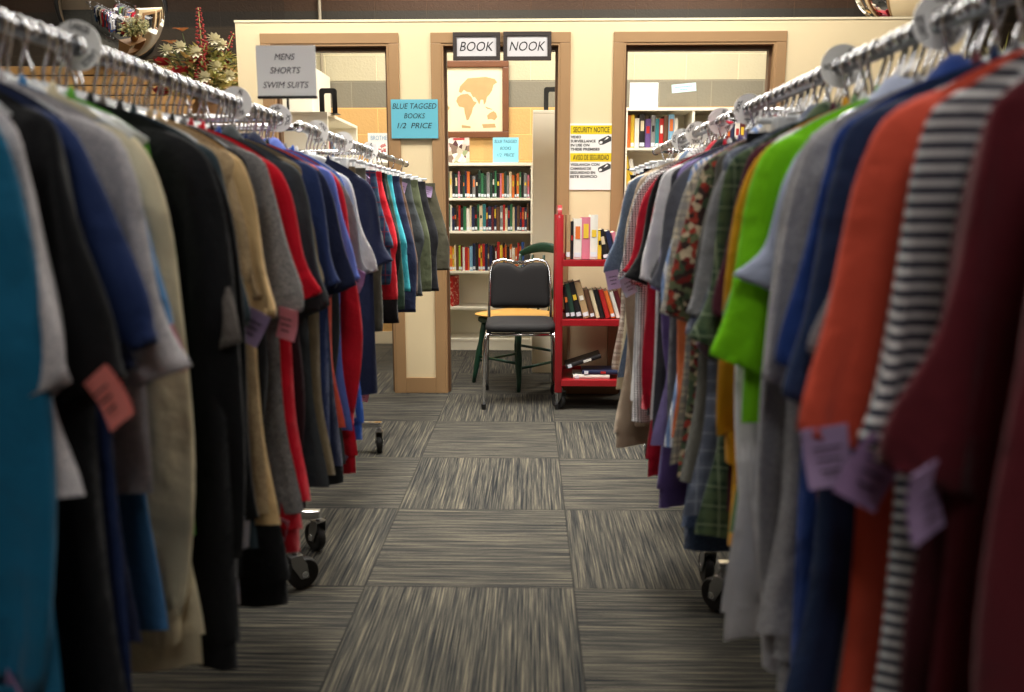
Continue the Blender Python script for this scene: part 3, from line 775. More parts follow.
# ------------------------------------------------------------------ far-left flowers, plants, mirrors
M_leafs = [mat('leaf_olive', (150,150,84), .6), mat('leaf_sage', (206,196,136), .6), mat('leaf_dark', (84,96,50), .6)]
def pedestal(x, y, w, d, h, label):
    t = empty('display_shelf', (x, y, 0), 0, label, 'shelf')
    for s in (-1, 1):
        mb = MB(); mb.box(s*w/2, s*(w/2-.02), -d/2, d/2, 0, h-.02, bev=.002); mb.build('side_panel', mat('shelf_wood', (150,112,70), .5, var=.1), t)
    for k in range(4):
        z = .1+k*(h-.1)/3.; mb = MB(); mb.box(-w/2-(.01 if k == 3 else -.02), w/2+(.01 if k == 3 else -.02), -d/2, d/2, z-.02, z, bev=.002); mb.build('shelf', mat('shelf_wood', (150,112,70)), t)
def leaf_blade(mb, p, d, L, w, mi=0, droop=.3):
    d = Vector(d).normalized(); s = d.cross(Vector((0,0,1)))
    s = s.normalized() if s.length > .01 else Vector((1,0,0))
    a = Vector(p); vs = []; 
    for k in range(5):
        u = k/4.; c = a + d*L*u + Vector((0,0,-droop*L*u*u)); ww = w*math.sin(PI*min(.98, u*.9+.08))
        up = s.cross(d)*(.25*ww)
        vs += [c - s*ww + up, c, c + s*ww + up]
    fs = []
    for k in range(4):
        o = k*3; fs += [(o, o+1, o+4, o+3), (o+1, o+2, o+5, o+4)]
    mb.add(vs, fs, mi)
def rose(mb, c, r, mi=0):
    for ring_, (n, rr, zz, sz) in enumerate(((5, .2, .5, .5), (6, .5, .3, .65), (7, .85, .0, .75))):
        for k in range(n):
            a = 2*PI*k/n + ring_; dx, dy = math.cos(a), math.sin(a)
            base = Vector(c) + Vector((dx, dy, 0))*r*rr*.5
            mb.grid(4, 4, lambda u, v: base + Vector((dx, dy, 0))*(r*rr*.6*math.sin(v*PI/2)) + Vector((-dy, dx, 0))*((u-.5)*r*sz*math.sin(PI*min(1, .25+v*.7))) + Vector((0, 0, (v-.4)*r*(.9+zz*.5))) , mi)
pedestal(-2.06, 5.2, .5, .4, 1.6, 'wooden display shelf under the flower arrangement by the left rack')
FX, FY, FZ = -2.06, 5.2, 1.6
t = empty('flower_arrangement', (FX, FY, FZ), 0, 'artificial flower arrangement with red roses and tall berry spike by the partition', 'flowers')
t.scale = (1.35, 1.35, 1.0)
mb = MB(); mb.lathe([(0, 0), (.05, 0), (.062, .03), (.07, .09), (.06, .14), (.045, .17), (.052, .19), (.045, .19), (.038, .17), (0, .16)], 24); mb.build('vase', mat('stoneware', (150,110,70), .4), t, smooth=True)
fr = random.Random(3)
mb = MB()
for i in range(900):
    a = fr.uniform(0, 2*PI); rr = fr.uniform(0, .2)**1.0; z = .2+fr.uniform(0, .30)*(1-rr*1.5)
    p = Vector((rr*math.cos(a)*1.15, rr*math.sin(a)*.7, z)); d = Vector((math.cos(a), math.sin(a), fr.uniform(-.3, 1.1)))
    leaf_blade(mb, p, d, fr.uniform(.035, .075), fr.uniform(.006, .014), fr.choice([0, 0, 1, 1, 1, 2]), fr.uniform(0, .5))
for i in range(26):
    a = fr.uniform(0, 2*PI); e = Vector((math.cos(a)*.2, math.sin(a)*.13, fr.uniform(.3, .5)))
    mb.tube([(0,0,.15), e*.55+Vector((0,0,.06)), e], .002, 5, 2, caps=False)
mb.build('foliage', M_leafs, t)
def flower(kind, p, r, m, label):
    mb = MB()
    if kind == 'rose': rose(mb, p, r)
    elif kind == 'daisy':
        for k in range(11):
            a = 2*PI*k/11; leaf_blade(mb, p, (math.cos(a), -.8, math.sin(a)), r, r*.22, 0, 0)
    elif kind == 'lily':
        for k in range(6):
            a = 2*PI*k/6; leaf_blade(mb, p, (math.cos(a), math.sin(a)-.5, .9), r*1.2, r*.3, 0, .4)
    mb.tube([Vector(p)*Vector((.2,.2,.5)) if False else Vector((p[0]*.3, p[1]*.3, .18)), Vector(p)-Vector((0,0,.01))], .002, 5, 1, caps=False)
    o = mb.build('flower', [m, M_leafs[2]], t, smooth=True)
    if label: o['label'] = label
Mr = mat('rose_red', (170,28,38), .6); Mp = mat('petal_peach', (224,150,110), .6); Mw = mat('petal_white', (232,226,200), .6); Mdr = mat('berry_red', (140,34,34), .5)
for k, pz in (('rose', (-.165,-.06,.39)), ('rose', (-.085,-.10,.315)), ('rose', (-.06,-.1,.33)), ('rose', (-.19,-.04,.22))): flower(k, pz, .042, Mr, 'red rose')
for pz in ((-.07,-.05,.575), (-.12,-.06,.5), (-.12,-.1,.235), (-.02,-.12,.36), (.03,-.12,.2)): flower('lily', pz, .046, Mp, 'peach bloom')
for pz in ((.02,-.12,.43), (-.05,-.12,.46), (.06,-.14,.28), (-.1,-.13,.28), (.085,-.06,.52), (.11,-.05,.49), (-.14,-.05,.46), (.1,-.1,.35), (.15,-.08,.30), (-.15,-.06,.3)): flower('daisy', pz, .05, Mw, 'white bloom')
def spike(base, top, n, label):
    mb = MB(); b0, t0 = Vector(base), Vector(top)
    mb.tube([b0, t0], .0025, 6, 1)
    for i in range(n):
        u = i/n; p = b0.lerp(t0, .15+.85*u); a = i*2.4; r = (.032*(1-u*.75))
        q = p+Vector((math.cos(a)*r, math.sin(a)*r, .008)); s = .0085*(1.2-.6*u)
        M_ = Matrix.Translation(q) @ Matrix.Scale(s, 4)
        mb.lathe([(0,-1),(.7,-.7),(1,0),(.7,.7),(0,1)], 6, 0, M_)
    mb.build('berry_spike', [Mdr, M_leafs[0]], t, smooth=True)['label'] = label
spike((0,0,.3), (.0,-.02,.72), 70, 'tall central berry spike'); spike((.0,-.08,.18), (.045,-.12,.42), 50, 'short berry spike'); spike((.05,0,.3), (.16,-.03,.57), 34, 'right-leaning berry spike'); spike((-.02,-.06,.35), (.06,-.1,.50), 34, 'middle berry spike')

pedestal(2.92, 5.2, .6, .4, 1.75, 'wooden display shelf under the spiky plant past the right rack')
t = empty('spiky_plant', (2.92, 5.2, 1.75), 0, 'artificial plant with thin green and yellow blades past the right rack', 'plant')
mb = MB(); mb.lathe([(0, 0), (.07, 0), (.095, .14), (.1, .15), (.09, .15), (.085, .13), (0, .125)], 24); mb.build('pot', mat('woven_pot', (110,84,56), .7), t, smooth=True)
mb = MB()
for i in range(230):
    a = fr.uniform(0, 2*PI); leaf_blade(mb, (fr.uniform(-.05,.05), fr.uniform(-.05,.05), .12), (math.cos(a)*.7, math.sin(a)*.7, fr.uniform(.5, 1.6)), fr.uniform(.22, .45), .0045, fr.choice([0,1,1,2,3]), fr.uniform(.1, .8))
mb.build('blades', M_leafs+[mat('blade_yellow', (196,186,80), .6)], t)

def mirror(loc, R, tilt, pan, label):
    t = empty('convex_mirror', loc, 0, label, 'mirror'); t.rotation_euler = (tilt, 0, pan)
    # axis along -y
    A = Matrix(((1,0,0,0),(0,0,-1,0),(0,1,0,0),(0,0,0,1)))
    mb = MB(); mb.lathe([(R*math.sin(k/16*PI/2)**1.0, .05*math.cos(k/16*PI/2)) for k in range(17)], 48, M=A); mb.build('mirror_dome', mat('mirror_glass', (235,235,235), .02, 1.), t, smooth=True)
    mb = MB(); mb.lathe([(R*.985, .012), (R*1.04, .01), (R*1.05, -.008), (R*1.0, -.02), (0, -.022)], 48, M=A); mb.build('rim', M_black, t, smooth=True)
    mb = MB(); mb.tube([(0, .02, 0), (0, .10, 0)], .02, 12); mb.build('bracket', M_black, t)
mirror((-3.15, 6.28, 2.58), .37, .22, .50, 'round convex mirror high on the wall above the left rack')
mirror((2.72, 6.28, 2.80), .37, .25, -.50, 'round convex mirror high on the wall above the right rack')
# ------------------------------------------------------------------ clothing racks
M_rail = mat('rail_steel', (120,120,124), .3, 1.)
def rack(x, dirn, y0, y1, label, mids=(), ext=0.):
    """double rolling rack; the rail along the aisle is at x, the rest reaches away from the aisle (dirn)"""
    t = empty('clothing_rack', (x, y0, 0), 0, label, 'clothing rack')
    L = y1-y0; w = .5
    for xx in (0, dirn*w):
        mb = MB(); mb.tube([(xx, -.02, RAILZ), (xx, L+ext+.02, RAILZ)], .0125, 16); r_ = mb.build('hanging_rail', M_rail, t, auto=50)
        for e in (-.02, L+ext+.02):
            mb = MB(); mb.lathe([(0, -.006), (.014, -.006), (.017, -.003), (.017, .003), (.014, .006), (0, .006)], 16, M=Matrix.Translation((xx, e, RAILZ)) @ Matrix.Rotation(PI/2, 4, 'X')); mb.build('end_cap', M_chrome, r_, smooth=True)
    for e in (0, L):
        mb = MB(); mb.tube([(0, e, RAILZ-.0), (dirn*w, e, RAILZ-.0)], .011, 12); mb.build('top_crossbar', M_chrome, t, smooth=True)
        mb = MB(); mb.tube([(dirn*w/2, e, .13), (dirn*w/2, e, RAILZ)], .014, 14); mb.build('upright', M_chrome, t, smooth=True)
        mb = MB(); mb.box(min(-.0, dirn*w)-.01, max(.0, dirn*w)+.01, e-.014, e+.014, .115, .142, bev=.003); mb.build('base_crossbar', M_chrome, t)
        for xx in (0, dirn*w): caster_parts(t, xx, e-(.0 if e == 0 else .02), .047, .118, rnd.uniform(-1, 1))
    for m_ in mids:
        for xx in (0, dirn*w): caster_parts(t, xx, m_-y0, .047, .118, .8)
        mb = MB(); mb.box(min(0, dirn*w)-.01, max(0, dirn*w)+.01, m_-y0-.014, m_-y0+.014, .115, .142, bev=.003); mb.build('base_crossbar', M_chrome, t)
    mb = MB(); mb.tube([(dirn*w/2, 0, .13), (dirn*w/2, L, .13)], .013, 12); mb.build('base_bar', M_chrome, t, smooth=True)
rack(XL, -1, .42, 2.18, 'chrome rolling clothing rack nearest on the left of the aisle, full of shirts')
rack(XL, -1, 2.42, 3.49, 'chrome rolling clothing rack at the far left, ending beside the partition column', ext=.93)
rack(XR, 1, .30, 2.07, 'chrome rolling clothing rack nearest on the right of the aisle, full of shirts')
rack(XR, 1, 2.22, 3.45, 'chrome rolling clothing rack at the far right near the red book cart')

TAGC = {'lilac': (176,150,190), 'pink': (226,140,156), 'blue': (150,186,206), 'coral': (226,128,118), 'mauve': (150,120,160)}
def tagmesh(parent, p, kind, ang, rz, size=.048, lettering=True):
    """paper price tag dangling from a garment edge at p"""
    M_ = Matrix.Translation(p) @ Matrix.Rotation(rz, 4, 'Z') @ Matrix.Rotation(ang, 4, 'Y')
    mb = MB()
    n = 6; w = size*.5
    vs = []; 
    for j in range(n):
        v = j/(n-1)
        for i in range(2):
            vs.append(M_ @ Vector(((i-.5)*size*.82, .004*math.sin(v*PI)+.0006, -v*size*1.15)))
    fs = [(2*j, 2*j+1, 2*j+3, 2*j+2) for j in range(n-1)]
    o2 = len(vs); vs2 = [v + (M_.to_3x3() @ Vector((0, -.0012, 0))) for v in vs]
    mb.add(vs, fs); mb.add(vs2, fs)
    mb.add([vs[0], vs[1], vs2[1], vs2[0]], [(0,1,2,3)]); mb.add([vs[-2], vs[-1], vs2[-1], vs2[-2]], [(0,1,2,3)])
    for k in range(2):
        for r_ in range(3):
            z = -size*(.35+.22*r_); ww = size*(.25-.04*r_)
            mb.add([M_ @ Vector((-ww, -.0036 if k == 0 else .0056, z)), M_ @ Vector((ww, -.0036 if k == 0 else .0056, z)), M_ @ Vector((ww, -.0036 if k == 0 else .0056, z-.0022)), M_ @ Vector((-ww, -.0036 if k == 0 else .0056, z-.0022))], [(0,1,2,3)], 1)
    o = mb.build('price_tag', [mat('tag_'+kind, TAGC[kind], .7), M_ink], parent)
    o['label'] = kind + ' paper price tag'
    return o

def interp(ks, s):
    """Catmull-Rom through control points, s in 0..1"""
    n = len(ks)-1; t = min(max(s, 0), 1)*n; i = min(int(t), n-1); f = t-i
    p0 = ks[max(i-1, 0)]; p1 = ks[i]; p2 = ks[i+1]; p3 = ks[min(i+2, n)]
    return tuple(.5*((2*b)+(c-a)*f+(2*a-5*b+4*c-d)*f*f+(3*b-a-3*c+d)*f**3) for a, b, c, d in zip(p0, p1, p2, p3))

def loft_leg(mb, O, I, thick, seed, fold=.006, nr=22, ns=22, drift=0., side=1, mi=0, close_in=True, pw=1.0):
    """flattened cloth tube between outer edge curve O and inner edge curve I (x, z pairs)"""
    r_ = random.Random(seed); ph = r_.uniform(0, 6); k1 = r_.uniform(9, 16); ph2 = r_.uniform(0, 6)
    vs = []; fs = []
    rows = [(j/(nr-1), 0) for j in range(nr)]
    if close_in: rows += [(1., 1), (.93, 2)]
    for s, inn in rows:
        o = Vector(interp(O, s)); i_ = Vector(interp(I, s)); c = (o+i_)/2; a = (o-i_)/2
        t_ = interp(thick, s)[0]
        sc = 1. if inn == 0 else (.86 if inn == 1 else .8)
        dy = drift*s*s
        for k in range(ns):
            an = 2*PI*k/ns; ca, sa = math.cos(an), math.sin(an)
            e = c + a*ca*sc
            y = math.copysign(abs(sa)**pw, sa)*t_*sc
            y += fold*(.25+s)*math.sin(k1*s*.6 + 5*ca + ph) + fold*.6*s*math.sin(9*ca+ph2)
            e = e + a.normalized()*fold*.7*math.sin(k1*s+ph2)*(.3+s)*ca*ca
            vs.append((side*e.x, y+dy, e.y))
    n = len(rows)
    for j in range(n-1):
        for k in range(ns): fs.append((j*ns+k, j*ns+(k+1) % ns, (j+1)*ns+(k+1) % ns, (j+1)*ns+k))
    mb.add(vs, fs, mi)

def ring_band(mb, rows, ns, fn, mi=0):
    mb.grid(ns, rows, lambda u, v: fn(2*PI*u, v), mi, wrap=True)

def make_top(name, y, x, m, seed, kind='tee', L=.80, w=1., th=.018, slv=None, slen=1., collar=None, m2=None, tags=(), inner=1, desc='', hood=False, cuffm=None, pocket=False, sside=1.):
    """shirt on a hanger. inner = +1/-1: which x side faces the aisle"""
    r_ = random.Random(seed)
    w = .985+(w-1)*.5
    slen = slen if slv == 'long' else .96+(slen-1)*.45
    ph1, ph2, ph3 = (r_.uniform(0, 6) for _ in range(3)); k1 = r_.uniform(22, 34); k2 = r_.uniform(10, 16)
    fr_ = r_.uniform(.006, .012)
    nh = .075; ztop = -.088
    SW = .205*w; CWd = .235*w; HW = (.245+r_.uniform(-.012, .02))*w
    def wid(v):
        return interp([(SW,), (CWd,), (CWd*.99,), (CWd,), (HW,)], v)[0]
    def ztp(xx, f):
        a = abs(xx)
        if a < nh:
            dip = .055 if f < 0 else .012
            return ztop - dip*math.sqrt(max(0, 1-(a/nh)**2))
        q = (a-nh)/(SW-nh)
        return ztop - .045*q - .018*q**3
    hemw = r_.uniform(-.012, .012)
    def sheet(f):
        def fn(u, v):
            uu = 2*u-1; W = wid(v); xs_top = uu*SW
            zt = ztp(xs_top, f); zb = -L + .012*math.sin(3*uu+ph1) + hemw*uu
            vv = v**1.0
            z = zt+(zb-zt)*vv
            xx = uu*(SW+(W-SW)*1.0)
            ed = max(0, 1-abs(uu)**5)**.6
            tp = min(1, v*7+.12 if abs(xs_top) > nh else .6+v*3)
            t_ = th*ed*tp*(1+.25*v)
            fo = fr_*(.15+v)*(math.sin(k1*xx*.9+ph1+2.2*z)+.7*math.sin(k2*xx+ph2-3*z))+ .004*math.sin(9*z+ph3)*math.sin(8*xx)
            fo = max(-.018, min(.018, fo))
            xx += .006*math.sin(7*z+ph3)*v*uu
            return Vector((xx, f*t_ + fo*ed**.3, z))
        return fn
    mb = MB(); mb.grid(25, 26, sheet(-1)); mb.grid(25, 26, sheet(1))
    body = mb.build(name, m, smooth=True, merge=.0006)
    body.location = (x, y, RAILZ)
    yaw = -inner*(.27+r_.uniform(-.09, .09)*(.5 if y < 1 else 1.)); body.rotation_euler = (r_.uniform(-.012, .012), 0, yaw)
    edges = {}
    for s in (-1, 1):
        mb = MB(); ins = s == inner
        dr = r_.uniform(-.03, .03); sl = slen
        spread = r_.uniform(-.010, .012) if ins and y < 1.3 else r_.uniform(-.03, .014)
        if slv == 'long':
            D = .50*sl
            O = [(.05, ztop-.012), (SW*.96, -.142), (SW+.036+spread, -.215), (SW+.050+spread, -.36), (SW+.048+spread*1.5, -.22-D*.62), (SW+.028+spread*2, -.22-D)]
            I = [(.05, -.26), (SW*.72, -.33), (SW*.74, -.40), (SW*.72, -.47), (SW*.70+spread, -.24-D*.66), (SW-.062+spread*2, -.215-D)]
            tk = [(.010,), (.015,), (.017,), (.018,), (.018,), (.015,)]
        elif slv == 'none':
            continue
        else:
            D = .235*sl
            O = [(.05, ztop-.012), (SW*.96, -.142), (SW+.034+spread, -.20), (SW+.060+spread, -.185-D*.62), (SW+.082+spread*1.3, -.165-D)]
            I = [(.05, -.26), (SW*.72, -.32), (SW*.80, -.35), (SW*.80, -.20-D*.86), (SW*.84, -.212-D)]
            tk = [(.010,), (.014,), (.016,), (.017,), (.019,)]
        loft_leg(mb, O, I, tk, seed*7+s, fold=.0075 if slv != 'long' else .010, drift=dr, side=s, nr=26 if slv == 'long' else 20)
        sl_o = mb.build('sleeve', m2 or m, body, smooth=True)
        edges[s] = (O[-1], I[-1], dr, tk[-1][0])
        if slv == 'long' or (cuffm and ins):
            mb = MB(); o1 = Vector(O[-1]); i1 = Vector(I[-1]); c = (o1+i1)/2; a = (o1-i1)/2; nrm = Vector((a.y, -a.x)).normalized()
            if nrm.y > 0: nrm = -nrm
            hh = .055 if slv == 'long' else .014
            def cf(an, v, c=c, a=a, nrm=nrm, s=s, dr=dr, hh=hh):
                k = .84 if slv == 'long' else 1.03
                e = c + a*math.cos(an)*k*(1-.06*v if slv == 'long' else 1) + nrm*(hh*v-.008)
                return Vector((s*e.x, dr+math.copysign(abs(math.sin(an))**.7, math.sin(an))*(.019 if slv == 'long' else .030) + .001*math.sin(an*26), e.y))
            ring_band(mb, 5, 40, cf); mb.build('cuff', cuffm or m2 or m, sl_o, smooth=True)
    # collar
    cm = collar if collar not in (None, 'self') else m
    if kind in ('polo', 'shirt'):
        mb = MB()
        def col(u, v):
            an = -PI/2 + (.10 + u*(1-.032))*2*PI*.985
            rx, ry = .072+.012*max(0, v-.5)*2, .030+.012*max(0, v-.5)*2
            zc = ztop + .004 - (.030*max(0, -math.sin(an)))
            prof = [(0, -.006), (-.004, .006), (-.002, .013), (.004, .014), (.010, .008), (.016, -.004), (.022, -.018 - .014*max(0, -math.sin(an)))]
            pr, pz = interp(prof, v)
            return Vector(((rx+pr)*math.cos(an), (ry+pr*.8)*math.sin(an), zc+pz))
        mb.grid(30, 9, col); mb.build('collar', cm, body, smooth=True)
        # placket and buttons
        mb = MB(); pl = .16 if kind == 'polo' else L-.16
        f_ = sheet(-1)
        vs = []
        for j in range(12):
            v0 = .0+(pl/(L-.1))*j/11
            for uu in (.5-.03, .5+.03):
                q = f_(uu, min(1, v0)); vs.append((q.x, q.y-.0025, q.z))
        mb.add(vs, [(2*j, 2*j+1, 2*j+3, 2*j+2) for j in range(11)]); pk_ = mb.build('placket', cm if kind == 'polo' else m, body, smooth=True)
        mb = MB()
        for j in range(2 if kind == 'polo' else 6):
            q = f_(.5, min(1, (.03+.07*j if kind == 'polo' else .04+.13*j)))
            mb.lathe([(0, 0), (.005, 0), (.005, .0015), (0, .002)], 10, M=Matrix.Translation((q.x, q.y-.003, q.z)) @ Matrix.Rotation(PI/2, 4, 'X'))
        mb.build('buttons', mat('button', (190,186,176), .4), pk_)
    else:
        mb = MB()
        def crew(an, v):
            b = 2*PI*v; rr = .0052
            cxx = (nh+.001+rr*math.cos(b))*math.cos(an)
            cyy = (.014+rr*math.cos(b))*math.sin(an)
            a = abs(math.cos(an)); dip = (.055 if math.sin(an) < 0 else .012)
            return Vector((cxx, cyy, ztop+.002 - dip*abs(math.sin(an)) + .010*math.sin(b)))
        ring_band(mb, 9, 32, crew); mb.build('collar', cm, body, smooth=True)
    if hood:
        mb = MB()
        def hd(u, v):
            an = 2*PI*u; rr = math.sin(PI*min(1, v*.98+.01))
            return Vector((.10*rr*math.cos(an), .03+.026*rr*math.sin(an), ztop-.03-.17*v+.012*math.sin(an*3)))
        mb.grid(20, 10, hd, wrap=True); mb.build('hood', m, body, smooth=True)
    if kind == 'sweat' or hood:
        mb = MB(); f1, f2 = sheet(-1), sheet(1)
        def hem(u, v):
            if u < .5: q = f1(u*2, 1)
            else: q = f2(1-(u-.5)*2, 1)
            return Vector((q.x*.97, q.y*.9+.0012*math.sin(u*220), q.z+.008-.055*v))
        mb.grid(60, 4, hem, wrap=True); mb.build('hem_band', cuffm or m, body, smooth=True)
    if pocket:
        f_ = sheet(-1); mb = MB()
        def pc(u, v):
            q = f_(.5+inner*(.12+.16*u), .2+.14*v); return Vector((q.x, q.y-.003, q.z))
        mb.grid(6, 6, pc); mb.build('pocket', m2 or m, body, smooth=True)
    for (where, kd, ang) in tags:
        if where == 'sleeve' and slv != 'none':
            O, I, dr, tk = edges[inner]; q = .14; p = Vector((inner*(O[0]*(1-q)+I[0]*q), dr-tk-.004, O[1]*(1-q)+I[1]*q+.012))
        elif where == 'sleeve2' and slv != 'none':
            O, I, dr, tk = edges[inner]; q = .75; p = Vector((inner*(O[0]*(1-q)+I[0]*q), dr-tk-.004, O[1]*(1-q)+I[1]*q+.012))
        else:
            p = Vector((inner*HW*.90, -th-.006, -L+.02))
        tagmesh(body, p, kd, ang*inner, r_.uniform(-.5, .5))
    return body

def make_pants(name, y, x, m, seed, L=1.0, w=1., tags=(), inner=1, shorts=False, band=None, hemband=None, rot=0.):
    r_ = random.Random(seed)
    w = w*.8
    Wt, Ht, Cz = .150*w, (.17 if not shorts else .195)*w, -.36
    mb = MB()
    for s in (-1, 1):
        sp = r_.uniform(0, .02)
        O = [(Wt, -.115), (Wt+.022, -.22), (Ht+.012, -.36), (Ht+sp, -.11-(L-.11)*.7), (Ht+sp*1.5-.005, -L)]
        I = [(-.004, -.115), (-.004, -.24), (.0, Cz), (.012+sp, -.11-(L-.11)*.7), (.022+sp, -L)]
        loft_leg(mb, O, I, [(.016,), (.022,), (.026,), (.024,), (.022,)], seed*5+s, fold=.006, side=s, nr=26)
    body = mb.build(name, m, smooth=True)
    body.location = (x, y, RAILZ); body.rotation_euler = (0, 0, rot)
    mb = MB()
    def wb(an, v):
        return Vector(((Wt+.004)*math.copysign(abs(math.cos(an))**.8, math.cos(an)), .019*math.sin(an), -.108-.036*v))
    ring_band(mb, 4, 36, wb); mb.build('waistband', band or m, body, smooth=True)
    if hemband:
        for s in (-1, 1):
            mb = MB(); ring_band(mb, 4, 28, lambda an, v: Vector((s*((Ht+.04)/2)+(Ht-.01)/2*math.cos(an), .026*math.sin(an), -L+.09-.092*v))); mb.build('hem_band', hemband, body, smooth=True)
    for (where, kd, ang) in tags:
        if where == 'waist': p = Vector((inner*(Wt-.02), -.026, -.125))
        elif where == 'waist2': p = Vector((inner*(Wt-.09), -.028, -.13))
        else: p = Vector((inner*Ht*.9, -.028, -L+.02))
        tagmesh(body, p, kd, ang*inner, r_.uniform(-.5, .5))
    return body

def hanger(x, y, label, group, seed, clips=False):
    t = empty('clothes_hanger', (x, y, RAILZ), random.Random(seed).uniform(-.1, .1), label, 'hanger', group)
    fl = 1 if random.Random(seed+1).random() < .8 else -1
    pts = []; R = .0155
    for k in range(15):
        a = math.radians(-25+k*(205/14.)); pts.append((fl*-R*math.cos(a), 0, R*math.sin(a)))
    pts = [(fl*-R*math.cos(math.radians(-25))-.0, 0, -.0075)] + pts[1:] + [(fl*R*.98, 0, -.012), (fl*R*.6, 0, -.030), (fl*.002, 0, -.045), (0, 0, -.058), (0, 0, -.078)]
    mb = MB(); mb.tube(pts, .0028, 8); mb.build('hook', M_chrome, t, smooth=True)
    mb = MB()
    if clips:
        mb.tube([(-.14, 0, -.088), (.14, 0, -.088)], .0055, 8)
        for s in (-1, 1): mb.box(s*.105-.012, s*.105+.012, -.024, .024, -.128, -.082, bev=.003)
    else:
        mb.tube([(-.185, 0, -.150), (-.14, 0, -.126), (-.05, 0, -.090), (0, 0, -.082), (.05, 0, -.090), (.14, 0, -.126), (.185, 0, -.150)], [.005, .0075, .009, .014, .009, .0075, .005], 8, sy=.75)
        mb.tube([(-.18, 0, -.152), (.18, 0, -.152)], .0035, 6)
        mb.lathe([(0, -.098), (.014, -.095), (.017, -.084), (.013, -.070), (.006, -.062), (0, -.060)], 12)
    mb.build('crosspiece', M_clear, t, smooth=True)
    return t

def size_disc(x, y, txt, label, group, R=.0365, rot=0.):
    t = empty('size_divider', (x, y, RAILZ), 0, label, 'size marker', group); t.rotation_euler = (0, rot, 0)
    mb = MB(); n = 36; th = .0012; ri = .0158
    for f in (-1, 1):
        mb.grid(n, 2, lambda u, v: Vector(((ri+(R-ri)*v)*math.cos(2*PI*u), f*th, (ri+(R-ri)*v)*math.sin(2*PI*u)+.004)), wrap=True)
    for r_ in (ri, R): mb.grid(n, 2, lambda u, v: Vector((r_*math.cos(2*PI*u), (2*v-1)*th, r_*math.sin(2*PI*u)+.004)), wrap=True)
    mb.build('disc', mat('white_disc', (244,242,240), .4), t, auto=40)
    for an in (0, 2.1, 4.2):
        Mt = face(0, -th-.0003, .004) @ Matrix.Rotation(an, 4, 'Z') @ Matrix.Translation((0, .0262, 0))
        text_mesh('lettering', txt, M_ink, t, .012 if len(txt) < 3 else .030, .0105, Mt, 0, .0003, bold=.02)

GR = {1: 'left', -1: 'right'}
def T(*a, **k): return (a, k)
S = fabric
teal = S('solid', (24,98,132)); navy = S('solid', (30,36,62)); navyb = S('solid', (38,54,98)); blk = S('solid', (20,20,22)); char = S('solid', (58,62,64)); slate = S('solid', (46,58,64))
lgrey = S('heather', (196,190,190), (160,156,160)); hgrey = S('heather', (140,136,134), (96,94,94)); tan = S('heather', (190,164,126), (160,134,100)); beige = S('solid', (206,172,122)); red = S('solid', (176,18,34))
cream = S('solid', (214,200,166)); maroonb = S('solid', (48,22,28)); olive = S('solid', (112,98,74)); peri = S('solid', (96,116,196)); blue = S('solid', (40,76,156)); white = S('solid', (222,220,222))
coral = S('solid', (212,84,62)); maroon = S('solid', (92,30,38)); lime = S('solid', (124,206,22)); must = S('solid', (206,146,26)); pale = S('solid', (176,184,208)); heathl = S('heather', (168,166,168), (136,134,138))
steel = S('solid', (64,112,158)); green = S('solid', (84,150,46)); khaki = S('solid', (172,154,132)); purp = S('solid', (88,70,126)); orange = S('solid', (214,118,72)); jean = S('heather', (66,84,112), (44,56,80))
stripe1 = S('hstripe', (30,32,52), (206,202,200), p=(.0115, .45)); stripe2 = S('hstripe', (64,64,70), (150,148,150), p=(.006, .4)); stripe3 = S('hstripe', (58,60,70), (128,130,134), p=(.04, .12))
dgreen = S('plaid', (48,66,48), (84,100,70), (130,140,112), p=(.032,)); slatep = S('plaid', (116,122,140), (92,98,116), (168,174,186), p=(.03,)); flor = S('floral', (120,40,36), (70,84,62), (196,176,146), (60,44,40), (160,60,46), (104,110,80), p=(95.,))
hound = S('check', (216,212,210), (44,44,50), p=(.0065,)); plaidc = S('plaid', (206,196,172), (120,126,134), (92,96,106), p=(.034,)); plaidb = S('plaid', (206,190,172), (120,84,70), (60,44,48), p=(.035,)); bstripe = S('vstripe', (128,158,208), (222,226,234), p=(.012, .4))
lilac = S('solid', (134,120,170)); denim = S('heather', (104,120,142), (76,92,116)); dolive = S('solid', (84,82,74)); greyst = S('vstripe', (184,182,180), (130,130,134), p=(.01, .3)); plaidr = S('plaid', (38,52,84), (60,84,104), (120,40,52), p=(.05,))
greenk = S('solid', (52,74,60)); aqua = S('solid', (60,160,176)); brown = S('solid', (86,62,46)); greyc = S('solid', (116,116,120)); rosey = S('heather', (116,52,62), (90,40,48)); burg = S('solid', (70,22,30))

A = 'tee'; B_ = 'polo'; D_ = 'shirt'
